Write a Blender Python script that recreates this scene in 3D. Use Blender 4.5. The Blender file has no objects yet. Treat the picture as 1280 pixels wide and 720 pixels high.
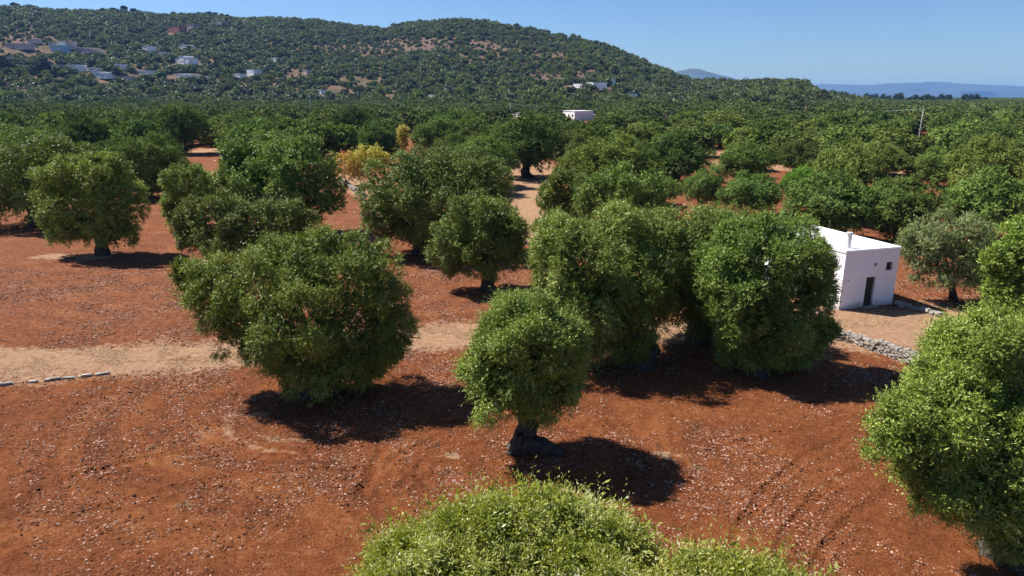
import bpy, math, random
import numpy as np
from mathutils import Vector, Matrix

PI = math.pi
R = math.radians
rng = np.random.default_rng(7)
random.seed(7)
sc = bpy.context.scene
col = sc.collection

# ------------------------------------------------------------------ camera, light, exposure
CAM_H = 13.0
PITCH = R(15.7)
FPX = 853.3
cam_d = bpy.data.cameras.new('camera')
cam_d.lens = 24; cam_d.sensor_width = 36
cam_d.clip_start = 0.1; cam_d.clip_end = 60000
cam = bpy.data.objects.new('camera', cam_d); col.objects.link(cam)
cam.location = (0, 0, CAM_H); cam.rotation_euler = (PI / 2 - PITCH, 0, 0)
sc.camera = cam

SUN_EL = R(51); SUN_DIR = np.array([-0.88, 0.475])           # horizontal direction towards the sun
world = bpy.data.worlds.new('World'); sc.world = world; world.use_nodes = True
wn = world.node_tree; wn.nodes.clear()
wo = wn.nodes.new('ShaderNodeOutputWorld'); bg = wn.nodes.new('ShaderNodeBackground')
sky = wn.nodes.new('ShaderNodeTexSky'); sky.sky_type = 'NISHITA'; sky.sun_disc = False
sky.sun_elevation = SUN_EL; sky.sun_rotation = math.atan2(SUN_DIR[0], SUN_DIR[1])
sky.altitude = 0; sky.air_density = 1.0; sky.dust_density = 0.2; sky.ozone_density = 4.0
bg.inputs['Strength'].default_value = 0.056
wb = wn.nodes.new('ShaderNodeMix'); wb.data_type = 'RGBA'; wb.blend_type = 'MULTIPLY'; wb.inputs[0].default_value = 1
wb.inputs[7].default_value = (.76, .94, 1.22, 1)                # white balance of the sky
wn.links.new(sky.outputs[0], wb.inputs[6]); wn.links.new(wb.outputs[2], bg.inputs[0]); wn.links.new(bg.outputs[0], wo.inputs[0])
sd = bpy.data.lights.new('sun', 'SUN'); sd.energy = 5.0; sd.angle = R(0.5); sd.color = (1.0, 0.955, 0.88)
so = bpy.data.objects.new('sun', sd); col.objects.link(so)
dv = Vector((SUN_DIR[0] * math.cos(SUN_EL), SUN_DIR[1] * math.cos(SUN_EL), math.sin(SUN_EL)))
so.rotation_euler = dv.to_track_quat('Z', 'Y').to_euler(); so.location = (-40, 20, 60)
vs = sc.view_settings
vs.view_transform = 'Standard'; vs.look = 'None'; vs.gamma = 1; vs.use_curve_mapping = False; vs.exposure = 0.85
sc.cycles.max_bounces = 6; sc.cycles.diffuse_bounces = 2; sc.cycles.transmission_bounces = 4
sc.cycles.volume_bounces = 0; sc.cycles.transparent_max_bounces = 6

# ------------------------------------------------------------------ pixel <-> place
cp, sp_ = math.cos(PITCH), math.sin(PITCH)
def ray(px, py):
    u = px - 640.0; v = py - 360.0
    return np.array([u, FPX * cp - v * sp_, -(FPX * sp_ + v * cp)])
def ground_at(px, py):
    r = ray(px, py); t = -CAM_H / r[2]
    return r[0] * t, r[1] * t
def at_dist(px, py, Y):
    r = ray(px, py); t = Y / r[1]
    return np.array([r[0] * t, Y, CAM_H + r[2] * t]), t     # t = metres per pixel there
def project(x, y, z):
    z = z - CAM_H
    c = y * cp - z * sp_; up = y * sp_ + z * cp
    return 640 + FPX * x / c, 360 - FPX * up / c, c / FPX

# ------------------------------------------------------------------ noise
def _h(ix, iy, s):
    n = (ix.astype(np.int64) * 374761393 + iy.astype(np.int64) * 668265263 + s * 1442695041) & 0xffffffff
    n = ((n ^ (n >> 13)) * 1274126177) & 0xffffffff
    return ((n ^ (n >> 16)) & 0xffff) / 65535.0
def vnoise(x, y, s=0):
    x = np.asarray(x, float); y = np.asarray(y, float)
    ix = np.floor(x); iy = np.floor(y); fx = x - ix; fy = y - iy
    fx = fx * fx * (3 - 2 * fx); fy = fy * fy * (3 - 2 * fy)
    a = _h(ix, iy, s); b = _h(ix + 1, iy, s); c = _h(ix, iy + 1, s); d = _h(ix + 1, iy + 1, s)
    return (a * (1 - fx) + b * fx) * (1 - fy) + (c * (1 - fx) + d * fx) * fy
def fbm(x, y, o=4, s=0):
    t = 0; a = 0.5; n = 0
    for i in range(o):
        t = t + a * vnoise(x * 2 ** i, y * 2 ** i, s + i * 17); n += a; a *= 0.5
    return t / n

# ------------------------------------------------------------------ terrain
SKY = [(-700, 10), (-200, 12), (0, 11), (40, 10), (60, 14), (100, 15), (150, 15), (210, 20), (260, 19), (300, 25), (340, 23),
       (400, 27), (440, 33), (480, 36), (510, 30), (560, 26), (600, 27), (640, 33), (680, 41), (720, 46),
       (755, 56), (780, 65), (800, 75), (820, 85), (845, 95), (858, 100), (872, 102), (910, 101), (960, 102), (1005, 104),
       (1022, 108), (1034, 114), (1052, 120), (1075, 126), (1120, 132), (1300, 132), (2000, 132)]
_az, _te = [], []
for (a_, b_) in SKY:
    r = ray(a_, b_); hd = math.hypot(r[0], r[1])
    _az.append(math.atan2(r[0], r[1])); _te.append(r[2] / hd)
_az = np.array(_az); _te = np.array(_te)
DRx = np.array([ray(p, 100) for p in (-700, 0, 300, 450, 560, 750, 850, 950, 1050, 1300)])
DRa = np.arctan2(DRx[:, 0], DRx[:, 1]); DRd = np.array([1700, 1650, 1600, 1500, 1350, 1150, 1050, 900, 850, 850.])
def terrain(x, y):
    x = np.asarray(x, float); y = np.asarray(y, float)
    az = np.arctan2(x, y); d = np.hypot(x, y)
    te = np.interp(az, _az, _te); dr = np.interp(az, DRa, DRd)
    H = np.maximum(CAM_H + dr * te - 4.0, 0)
    d0 = dr * 0.36
    t = np.clip((d - d0) / (dr - d0), 0, 1)
    s = 0.35 * t * t + 0.65 * t * t * (3 - 2 * t)
    back = 1 - np.clip((d - dr) / (dr * 1.3), 0, 1)
    h = H * s * back
    w = np.clip(np.minimum(H / 60, 1), 0, 1) * t * (1 - t) * 4
    h = h + w * (14 * (fbm(x / 150, y / 150, 3, 5) - 0.5) + 5 * (fbm(x / 40, y / 40, 2, 9) - .5))
    side = np.clip((np.abs(az) - 1.0) / 0.5, 0, 1)
    return np.maximum(h, 0) * (1 - side)
def terrain_at(px, py, dmax=2500):
    r = ray(px, py); hd = math.hypot(r[0], r[1])
    d = np.arange(60, dmax, 2.0)
    x = r[0] / hd * d; y = r[1] / hd * d; z = CAM_H + r[2] / hd * d
    hit = np.nonzero(z <= terrain(x, y))[0]
    if len(hit) == 0: i = len(d) - 1
    else: i = hit[0]
    return x[i], y[i], float(terrain(x[i:i + 1], y[i:i + 1])[0])

# ------------------------------------------------------------------ helpers
def tag(o, label=None, cat=None, group=None, kind=None):
    if label: o['label'] = label
    if cat: o['category'] = cat
    if group: o['group'] = group
    if kind: o['kind'] = kind
    return o
def empty(name, loc=(0, 0, 0), rz=0):
    o = bpy.data.objects.new(name, None); col.objects.link(o)
    o.location = loc; o.rotation_euler = (0, 0, rz); o.empty_display_size = 0.5
    return o
def link(name, me, parent=None, loc=None):
    o = bpy.data.objects.new(name, me); col.objects.link(o)
    if parent: o.parent = parent
    if loc is not None: o.location = loc
    return o
def mesh_np(name, V, F, mat=None, smooth=False, attrs=None):
    """V (n,3), F list of arrays (m,k) of equal-size faces"""
    me = bpy.data.meshes.new(name)
    if not isinstance(F, list): F = [F]
    F = [np.asarray(f, np.int32) for f in F if len(f)]
    V = np.asarray(V, np.float32)
    me.vertices.add(len(V)); me.vertices.foreach_set('co', V.ravel())
    tot = sum(f.size for f in F); nf = sum(len(f) for f in F)
    me.loops.add(tot); me.polygons.add(nf)
    me.loops.foreach_set('vertex_index', np.concatenate([f.ravel() for f in F]))
    st = np.concatenate([np.full(len(f), f.shape[1], np.int32) for f in F])
    me.polygons.foreach_set('loop_start', np.concatenate([[0], np.cumsum(st)[:-1]]).astype(np.int32))
    try: me.polygons.foreach_set('loop_total', st)
    except Exception: pass
    me.update(calc_edges=True)
    me.polygons.foreach_set('use_smooth', np.full(nf, bool(smooth)))
    for (nm, dom, arr) in (attrs or []):
        a = me.attributes.new(nm, 'FLOAT', dom); a.data.foreach_set('value', np.asarray(arr, np.float32))
    if mat: me.materials.append(mat)
    me.update()
    return me
class MB:
    def __init__(s): s.v = []; s.f = {}; s.n = 0
    def add(s, V, F):
        V = np.asarray(V, float); F = np.asarray(F, int)
        s.v.append(V); s.f.setdefault(F.shape[1], []).append(F + s.n); s.n += len(V)
    def box(s, c, size, rz=0, taper=1.0):
        x, y, z = size[0] / 2, size[1] / 2, size[2] / 2
        V = np.array([[-x, -y, -z], [x, -y, -z], [x, y, -z], [-x, y, -z],
                      [-x * taper, -y * taper, z], [x * taper, -y * taper, z], [x * taper, y * taper, z], [-x * taper, y * taper, z]])
        ca, sa = math.cos(rz), math.sin(rz)
        V = V @ np.array([[ca, sa, 0], [-sa, ca, 0], [0, 0, 1]]) + np.asarray(c, float)
        s.add(V, [[0, 3, 2, 1], [4, 5, 6, 7], [0, 1, 5, 4], [1, 2, 6, 5], [2, 3, 7, 6], [3, 0, 4, 7]])
    def tube(s, P, rad, sides=8, lobes=0, seed=0, cap=True):
        P = np.asarray(P, float); n = len(P)
        T = np.gradient(P, axis=0); T /= np.linalg.norm(T, axis=1)[:, None] + 1e-9
        ref = np.array([1, 0.3, 0.1]); V = []
        a = np.linspace(0, 2 * PI, sides, endpoint=False)
        g = np.random.default_rng(seed); ph = g.uniform(0, 6, 4)
        for i in range(n):
            u = np.cross(T[i], ref); u /= np.linalg.norm(u) + 1e-9; w = np.cross(T[i], u)
            k = np.ones(sides)
            if lobes:
                k = 1 + lobes * (0.5 * np.sin(3 * a + ph[0] + i * .35) + 0.35 * np.sin(5 * a + ph[1] - i * .4) + .25 * np.sin(8 * a + ph[2] + i * .6))
            V.append(P[i] + (np.cos(a) * k)[:, None] * u * rad[i] + (np.sin(a) * k)[:, None] * w * rad[i])
        V = np.concatenate(V); F = []
        if lobes > .15:
            rr = float(np.mean(rad)); V = V + (np.stack([vnoise(V[:, 2] * 3 / rr * .4 + q, V[:, 0] * 2.2 / rr + V[:, 1] * 1.7 / rr, q + seed) for q in (1, 2, 3)], 1) - .5) * rr * .55
        for i in range(n - 1):
            for j in range(sides):
                k = (j + 1) % sides
                F.append([i * sides + j, i * sides + k, (i + 1) * sides + k, (i + 1) * sides + j])
        if cap and sides == 8:
            b = (n - 1) * sides
            F += [[b, b + 1, b + 2, b + 3], [b, b + 3, b + 4, b + 7], [b + 4, b + 5, b + 6, b + 7]]
        s.add(V, F)
    def build(s, name, mat, parent=None, smooth=False, loc=None):
        me = s.mesh(name, mat, smooth)
        return link(name, me, parent, loc)
    def mesh(s, name, mat, smooth=False):
        return mesh_np(name, np.concatenate(s.v), [np.concatenate(f) for f in s.f.values()], mat, smooth)

# ------------------------------------------------------------------ materials
def new_mat(name):
    m = bpy.data.materials.new(name); m.use_nodes = True
    nt = m.node_tree; nt.nodes.clear()
    out = nt.nodes.new('ShaderNodeOutputMaterial'); return m, nt, out
def N(nt, t, **kw):
    n = nt.nodes.new(t)
    for k, v in kw.items():
        if k in n.inputs: n.inputs[k].default_value = v
        else: setattr(n, k, v)
    return n
def ramp(nt, stops, interp='LINEAR'):
    n = nt.nodes.new('ShaderNodeValToRGB'); cr = n.color_ramp; cr.interpolation = interp
    while len(cr.elements) < len(stops): cr.elements.new(0.5)
    for e, (p, c) in zip(cr.elements, stops):
        e.position = p; e.color = (*c, 1) if len(c) == 3 else c
    return n
def simple(name, c, rough=0.85, noise=0.15, scale=4.0, bump=0.0, spec=0.3, stretch=None, splash=None):
    m, nt, out = new_mat(name)
    b = N(nt, 'ShaderNodeBsdfPrincipled'); b.inputs['Roughness'].default_value = rough
    b.inputs['Specular IOR Level'].default_value = spec
    nz = N(nt, 'ShaderNodeTexNoise'); nz.inputs['Scale'].default_value = scale; nz.inputs['Detail'].default_value = 5
    g = N(nt, 'ShaderNodeTexCoord'); nt.links.new(g.outputs['Object'], nz.inputs['Vector'])
    if stretch:
        mpn = N(nt, 'ShaderNodeMapping'); mpn.inputs['Scale'].default_value = stretch
        nt.links.new(g.outputs['Object'], mpn.inputs[0]); nt.links.new(mpn.outputs[0], nz.inputs['Vector'])
    rp = ramp(nt, [(0.25, tuple(x * (1 - noise) for x in c)), (0.75, tuple(min(1, x * (1 + noise)) for x in c))])
    nt.links.new(nz.outputs[0], rp.inputs[0]); nt.links.new(rp.outputs[0], b.inputs['Base Color'])
    if splash:                                                  # dried mud thrown up along the foot of the wall
        sx = N(nt, 'ShaderNodeSeparateXYZ'); nt.links.new(g.outputs['Object'], sx.inputs[0])
        ad = N(nt, 'ShaderNodeMath', operation='MULTIPLY_ADD'); ad.inputs[1].default_value = 1.1; nt.links.new(nz.outputs[0], ad.inputs[0])
        ad.inputs[2].default_value = -.42; sb = N(nt, 'ShaderNodeMath', operation='SUBTRACT'); nt.links.new(ad.outputs[0], sb.inputs[0]); nt.links.new(sx.outputs[2], sb.inputs[1])
        mr = N(nt, 'ShaderNodeMapRange'); mr.inputs['From Min'].default_value = -.25; mr.inputs['From Max'].default_value = .2; mr.inputs['To Max'].default_value = .75; nt.links.new(sb.outputs[0], mr.inputs[0])
        mx = N(nt, 'ShaderNodeMix', data_type='RGBA'); mx.inputs[7].default_value = (*splash, 1)
        nt.links.new(mr.outputs[0], mx.inputs[0]); nt.links.new(rp.outputs[0], mx.inputs[6]); nt.links.new(mx.outputs[2], b.inputs['Base Color'])
    if bump:
        bp = N(nt, 'ShaderNodeBump'); bp.inputs['Distance'].default_value = bump; bp.inputs['Strength'].default_value = 1
        nt.links.new(nz.outputs[0], bp.inputs['Height']); nt.links.new(bp.outputs[0], b.inputs['Normal'])
    nt.links.new(b.outputs[0], out.inputs[0]); return m
def leaf_mat(name, stops, trans=0.28, tint=0.25, rough=0.55):
    m, nt, out = new_mat(name)
    at = N(nt, 'ShaderNodeAttribute'); at.attribute_name = 'lf'
    rp = ramp(nt, stops); nt.links.new(at.outputs['Fac'], rp.inputs[0])
    oi = N(nt, 'ShaderNodeObjectInfo')
    hs = N(nt, 'ShaderNodeHueSaturation')
    mr = N(nt, 'ShaderNodeMapRange'); mr.inputs['To Min'].default_value = 1 - tint; mr.inputs['To Max'].default_value = 1 + tint
    nt.links.new(oi.outputs['Random'], mr.inputs[0]); nt.links.new(mr.outputs[0], hs.inputs['Value'])
    mul = N(nt, 'ShaderNodeMath', operation='MULTIPLY'); mul.inputs[1].default_value = 7.31
    fr = N(nt, 'ShaderNodeMath', operation='FRACT'); nt.links.new(oi.outputs['Random'], mul.inputs[0]); nt.links.new(mul.outputs[0], fr.inputs[0])
    m2 = N(nt, 'ShaderNodeMapRange'); m2.inputs['To Min'].default_value = 0.478; m2.inputs['To Max'].default_value = 0.515
    nt.links.new(fr.outputs[0], m2.inputs[0]); nt.links.new(m2.outputs[0], hs.inputs['Hue'])
    nt.links.new(rp.outputs[0], hs.inputs['Color'])
    mx = N(nt, 'ShaderNodeMix', data_type='RGBA', blend_type='MULTIPLY'); mx.inputs[0].default_value = 1
    nt.links.new(hs.outputs[0], mx.inputs[6]); nt.links.new(oi.outputs['Color'], mx.inputs[7])
    b = N(nt, 'ShaderNodeBsdfPrincipled'); b.inputs['Roughness'].default_value = rough; b.inputs['Specular IOR Level'].default_value = 0.35 if rough < .8 else .12
    nt.links.new(mx.outputs[2], b.inputs['Base Color'])
    tr = N(nt, 'ShaderNodeBsdfTranslucent')
    yl = N(nt, 'ShaderNodeMix', data_type='RGBA', blend_type='MULTIPLY'); yl.inputs[0].default_value = 1
    yl.inputs[7].default_value = (1.25, 1.3, 0.5, 1)
    nt.links.new(mx.outputs[2], yl.inputs[6]); nt.links.new(yl.outputs[2], tr.inputs[0])
    ms = N(nt, 'ShaderNodeMixShader'); ms.inputs[0].default_value = trans
    nt.links.new(b.outputs[0], ms.inputs[1]); nt.links.new(tr.outputs[0], ms.inputs[2])
    nt.links.new(ms.outputs[0], out.inputs[0]); return m
M = {}
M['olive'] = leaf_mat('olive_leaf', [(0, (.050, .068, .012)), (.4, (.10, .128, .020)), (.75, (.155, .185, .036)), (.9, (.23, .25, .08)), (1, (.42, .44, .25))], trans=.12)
M['far_olive'] = leaf_mat('distant_olive_leaf', [(0, (.050, .074, .020)), (.5, (.118, .158, .040)), (1, (.24, .28, .10))], trans=.1, rough=.9)
M['grey_olive'] = leaf_mat('grey_olive_leaf', [(0, (.06, .075, .03)), (.5, (.11, .13, .055)), (.85, (.17, .19, .10)), (1, (.33, .35, .24))])
M['young_olive'] = leaf_mat('young_olive_leaf', [(0, (.14, .16, .02)), (.35, (.29, .33, .05)), (.62, (.45, .46, .15)), (.85, (.74, .73, .48))], trans=.35, tint=.05)  # yellow green leaf; the pale upper stops paint sun highlights into its colour
M['hill'] = leaf_mat('scrub_leaf', [(0, (.055, .076, .022)), (.5, (.112, .146, .04)), (.85, (.17, .205, .06)), (1, (.25, .28, .10))], tint=.5, trans=.15)
M['hill_bright'] = leaf_mat('bright_scrub_leaf', [(0, (.09, .12, .025)), (.5, (.17, .21, .045)), (1, (.28, .31, .09))], tint=.3, trans=.15, rough=.9)
M['hill_dry'] = leaf_mat('dry_scrub_leaf', [(0, (.09, .075, .035)), (.5, (.16, .13, .07)), (1, (.25, .21, .13))], tint=.3, trans=.1, rough=.9)
M['pine'] = leaf_mat('pine_needles', [(0, (.10, .20, .012)), (.6, (.16, .30, .02)), (1, (.24, .40, .04))], tint=.05)
M['cypress'] = leaf_mat('conifer_needles', [(0, (.012, .026, .012)), (.6, (.022, .042, .018)), (1, (.04, .06, .03))], trans=.1)
M['yellow'] = leaf_mat('yellow_leaf', [(0, (.32, .25, .05)), (.5, (.52, .42, .10)), (.85, (.62, .54, .18)), (1, (.26, .30, .06))], trans=.3, tint=.12)
M['rust'] = leaf_mat('dry_leaf', [(0, (.22, .10, .03)), (.5, (.34, .20, .06)), (.8, (.42, .30, .10)), (1, (.22, .24, .07))], trans=.3)
M['bark'] = simple('olive_bark', (.065, .052, .04), .95, .75, 5, .12, stretch=(1.6, 1.6, .45))
M['white'] = simple('limewash', (.88, .87, .88), .9, .06, 1.1, splash=(.42, .26, .17))
M['roofwhite'] = simple('roof_limewash', (.84, .83, .80), .9, .03, 1.2)
M['door'] = simple('dark_green_door', (.018, .03, .022), .5, .2, 3)
M['glass'] = simple('window_dark', (.03, .02, .02), .3, .2, 3)
M['farwhite'] = simple('villa_plaster', (.82, .81, .79), .9, .05, .3)
M['farpink'] = simple('villa_pale_pink_plaster', (.55, .44, .40), .9, .08, .3)
M['farblue'] = simple('villa_pale_blue_plaster', (.36, .50, .58), .9, .05, .3)
M['farred'] = simple('villa_red_roof', (.38, .15, .10), .9, .1, .3)
M['fargrey'] = simple('villa_grey_stone', (.34, .29, .26), .9, .1, .3)
M['farwin'] = simple('villa_window', (.05, .05, .06), .4, .1, .3)
M['stone'] = simple('dry_limestone', (.31, .27, .23), .95, .45, 3, .02)
M['pebble'] = simple('pale_pebble', (.40, .25, .185), .95, .5, 1.3)
M['clod'] = simple('soil_clod', (.135, .042, .013), .97, .4, 2)
M['straw'] = simple('dry_straw', (.48, .36, .20), .9, .2, 2)
M['concrete'] = simple('pole_concrete', (.42, .41, .40), .9, .12, 2)
M['steel'] = simple('galvanised_steel', (.35, .36, .38), .5, .1, 4)
M['pipe'] = simple('chimney_pipe', (.62, .60, .58), .6, .08, 4)
M['cable'] = simple('cable', (.30, .31, .33), .6, .05, 4)

def ground_material():
    m, nt, out = new_mat('red_soil')
    L = nt.links.new
    geo = N(nt, 'ShaderNodeNewGeometry')
    def noise(scale, det=6, rough=.6, dist=0):
        n = N(nt, 'ShaderNodeTexNoise'); n.inputs['Scale'].default_value = scale; n.inputs['Detail'].default_value = det
        n.inputs['Roughness'].default_value = rough; n.inputs['Distortion'].default_value = dist
        L(geo.outputs['Position'], n.inputs['Vector']); return n
    def mix(f, a, b, bt='MIX'):
        x = N(nt, 'ShaderNodeMix', data_type='RGBA', blend_type=bt)
        for s, v in ((0, f), (6, a), (7, b)):
            if isinstance(v, (int, float)): x.inputs[s].default_value = v
            elif isinstance(v, tuple): x.inputs[s].default_value = (*v, 1)
            else: L(v, x.inputs[s])
        return x.outputs[2]
    def mp(v, a, b, c=0, d=1):
        x = N(nt, 'ShaderNodeMapRange'); x.inputs['From Min'].default_value = a; x.inputs['From Max'].default_value = b
        x.inputs['To Min'].default_value = c; x.inputs['To Max'].default_value = d; L(v, x.inputs[0]); return x.outputs[0]
    def attr(n):
        a = N(nt, 'ShaderNodeAttribute'); a.attribute_name = n; return a.outputs['Fac']
    def mul(a, b, op='MULTIPLY'):
        x = N(nt, 'ShaderNodeMath', operation=op)
        for s, v in ((0, a), (1, b)):
            if isinstance(v, (int, float)): x.inputs[s].default_value = v
            else: L(v, x.inputs[s])
        return x.outputs[0]
    n1 = noise(.35, 7, .62); n2 = noise(3.2, 6, .7); n3 = noise(16, 5, .75); n4 = noise(.09, 4, .6)
    soil = ramp(nt, [(.28, (.088, .022, .0055)), (.5, (.19, .052, .0125)), (.72, (.29, .100, .028))])
    L(mul(mul(mul(n1.outputs[0], .55), mul(n2.outputs[0], .45), 'ADD'), mul(attr('furrow'), .13), 'ADD'), soil.inputs[0])
    c = mix(mp(n3.outputs[0], .45, .7), soil.outputs[0], mix(.55, soil.outputs[0], (.26, .115, .05)), 'MIX')
    c = mix(mp(n3.outputs[0], .52, .34, 0, .8), c, (.05, .015, .007))
    # scattered pale stones too small to model
    vo = N(nt, 'ShaderNodeTexVoronoi'); vo.inputs['Scale'].default_value = 9; L(geo.outputs['Position'], vo.inputs['Vector'])
    sc_ = N(nt, 'ShaderNodeSeparateColor'); L(vo.outputs['Color'], sc_.inputs[0])
    dens = mul(mp(n1.outputs[0], .35, .7), attr('stony'))
    speck = mul(mul(mp(vo.outputs['Distance'], .30, .22), mp(sc_.outputs[0], .55, .62)), dens)
    c = mix(mul(speck, .8), c, (.46, .30, .24))
    c = mix(mul(mp(n2.outputs[0], .45, .8), mul(attr('stony'), .95)), c, (.30, .155, .105))
    # sandy track
    sand = mix(mp(n2.outputs[0], .3, .7), (.26, .138, .072), (.42, .27, .165))
    edge = mul(attr('track'), mul(mp(n2.outputs[0], .3, .7, -.35, .35), mp(n1.outputs[0], .3, .7, -.45, .35), 'ADD'), 'ADD')
    c = mix(mp(edge, .25, .75, 0, .95), c, sand)
    # scrub, hill and far plain
    n5 = noise(.03, 6, .65); n6 = noise(.006, 5, .6)
    hillc = mix(mp(n5.outputs[0], .35, .65), (.06, .055, .022), (.17, .10, .06))
    hillc = mix(mp(attr('bare'), .3, .7), hillc, mix(mp(n5.outputs[0], .3, .7), (.105, .062, .042), (.16, .105, .075)))
    c = mix(attr('veg'), c, hillc)
    pl = mix(mp(n6.outputs[0], .35, .65), (.055, .07, .028), (.13, .105, .06))
    c = mix(attr('plain'), c, pl)
    b = N(nt, 'ShaderNodeBsdfPrincipled'); b.inputs['Roughness'].default_value = .97; b.inputs['Specular IOR Level'].default_value = .1
    L(c, b.inputs['Base Color'])
    bp = N(nt, 'ShaderNodeBump'); bp.inputs['Distance'].default_value = .11; bp.inputs['Strength'].default_value = 1
    L(mul(mul(n3.outputs[0], .6), mul(n2.outputs[0], .8), 'ADD'), bp.inputs['Height']); L(bp.outputs[0], b.inputs['Normal'])
    L(b.outputs[0], out.inputs[0]); return m

# ------------------------------------------------------------------ ground regions
def gpts(px): return np.array([ground_at(a, b) for a, b in px])
def seg_dist(x, y, P, W):
    """signed 0..1 weight of being inside a polyline of half width W"""
    best = np.full(x.shape, 1e9)
    for i in range(len(P) - 1):
        ax, ay = P[i]; bx, by = P[i + 1]; dx, dy = bx - ax, by - ay
        t = np.clip(((x - ax) * dx + (y - ay) * dy) / (dx * dx + dy * dy + 1e-9), 0, 1)
        w = W[i] + (W[i + 1] - W[i]) * t
        best = np.minimum(best, np.hypot(x - ax - t * dx, y - ay - t * dy) / w)
    return best
T1 = gpts([(-260, 462), (0, 455), (150, 450), (300, 443), (400, 432), (480, 424), (560, 420), (640, 420), (740, 418), (830, 415), (950, 408), (1050, 408), (1130, 410), (1240, 405), (1400, 400)])
W1 = [2.4, 2.4, 2.2, 2.1, 1.8, 2.2, 2.1, 1.8, 1.7, 1.8, 2.2, 4.2, 4.6, 4.0, 4.0]
T2 = gpts([(640, 195), (672, 222), (666, 245), (664, 265), (655, 290), (690, 300)])
W2 = [6, 5, 3.2, 3.2, 3.0, 1.5]
T3 = gpts([(428, 218), (447, 232), (462, 246)]); W3 = [2.5, 2.5, 2.0]
PATCH = [(250, 190, 6, 10), (890, 204, 7, 9), (903, 192, 7, 9), (974, 210, 3.5, 9), (1133, 215, 4, 5), (120, 322, 1.6, 1.6), (68, 320, 2, 1.2),
         (565, 568, .5, .35), (828, 569, .5, .35), 
         (1010, 139, 60, 60), (990, 141, 40, 40), (1115, 142, 30, 20)]
LOOPS = [(gpts([(345, 492), (310, 502), (288, 518), (282, 536), (300, 553), (340, 563), (390, 568)]), .22), (gpts([(362, 500), (330, 510), (312, 526), (318, 542), (345, 551), (380, 553)]), .2)]
def track_mask(x, y):
    m = np.minimum(seg_dist(x, y, T1, W1), seg_dist(x, y, T2, W2)); m = np.minimum(m, seg_dist(x, y, T3, W3))
    for P_, w_ in LOOPS:
        m = np.minimum(m, .92 + seg_dist(x, y, P_, [w_] * len(P_)) * .35 + .9 * (fbm(x * 1.6, y * 1.6, 3, 44) - .5))
    for (px, py, rx, ry) in PATCH:
        gx, gy = ground_at(px, py); 
        m = np.minimum(m, np.hypot((x - gx) / rx, (y - gy) / ry) + 1.6 * (fbm(x * 2.2 / max(rx, .6), y * 2.2 / max(ry, .6), 3, 40) - .4))
    return np.clip(1.5 - m, 0, 1)
RUTS = [([(905, 720), (925, 660), (960, 610), (1010, 570), (1060, 545)], .2), ([(960, 720), (985, 665), (1025, 615), (1075, 585), (1110, 575)], .2),
        ([(1015, 720), (1035, 680), (1070, 640), (1110, 615)], .18), ([(0, 640), (80, 600), (180, 575), (300, 560), (400, 565)], .25),
        ([(0, 690), (100, 645), (220, 610), (340, 590), (460, 590), (540, 600)], .25), ([(60, 500), (180, 492), (300, 495), (420, 520), (480, 560), (450, 620)], .2),
        ([(500, 610), (540, 570), (600, 555)], .2), ([(440, 620), (490, 575), (550, 545)], .2), ([(700, 520), (800, 545), (900, 560), (1000, 540), (1080, 520)], .2)]
RUTP = [(gpts(p), w) for p, w in RUTS]
TRK = np.array([ground_at(*p) for p in [(655, 560), (408, 490), (795, 452), (938, 462), (1262, 697), (130, 318), (300, 331)]] + [(.1, 9.5), (-14, 8)])
def furrow(x, y):
    d = np.full(x.shape, 1e9)
    for (a, b) in TRK:
        e = np.hypot(x - a, y - b); h = np.clip(.5 + .5 * (e - d) / 3.0, 0, 1); d = np.where(d > 1e8, e, e * (1 - h) + d * h - 3.0 * h * (1 - h))
    ph = d + 1.6 * (fbm(x / 5, y / 5, 3, 14) - .5)
    f = np.sin(ph * 2 * PI / 2.3) * .6 + .4 * np.sin(ph * 2 * PI / .58)
    return f * np.clip(fbm(x / 4, y / 4, 3, 19) * 3 - .9, 0, 1) * (d > 2)
def micro(x, y):
    z = 0.12 * (fbm(x / 2.2, y / 2.2, 4, 3) - .5) + 0.13 * (fbm(x / .55, y / .55, 3, 8) - .5) * (.4 + fbm(x / 6, y / 6, 2, 4))
    z = z + .028 * furrow(x, y)
    for P, w in RUTP:
        m = (x > P[:, 0].min() - 2) & (x < P[:, 0].max() + 2) & (y > P[:, 1].min() - 2) & (y < P[:, 1].max() + 2)
        if not m.any(): continue
        d = seg_dist(x[m], y[m], P, [w] * len(P))
        s = (x[m] * .7 + y[m]) * 18
        z[m] += np.where(d < 1, -.035 + .025 * np.sin(s), 0) + .035 * np.exp(-((d - 1.4) / .35) ** 2)
    tr = np.clip(track_mask(x, y), 0, 1)
    z = z * (1 - .6 * tr)
    d = np.hypot(x, y)
    return z * np.clip((110 - d) / 60, 0, 1)

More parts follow.
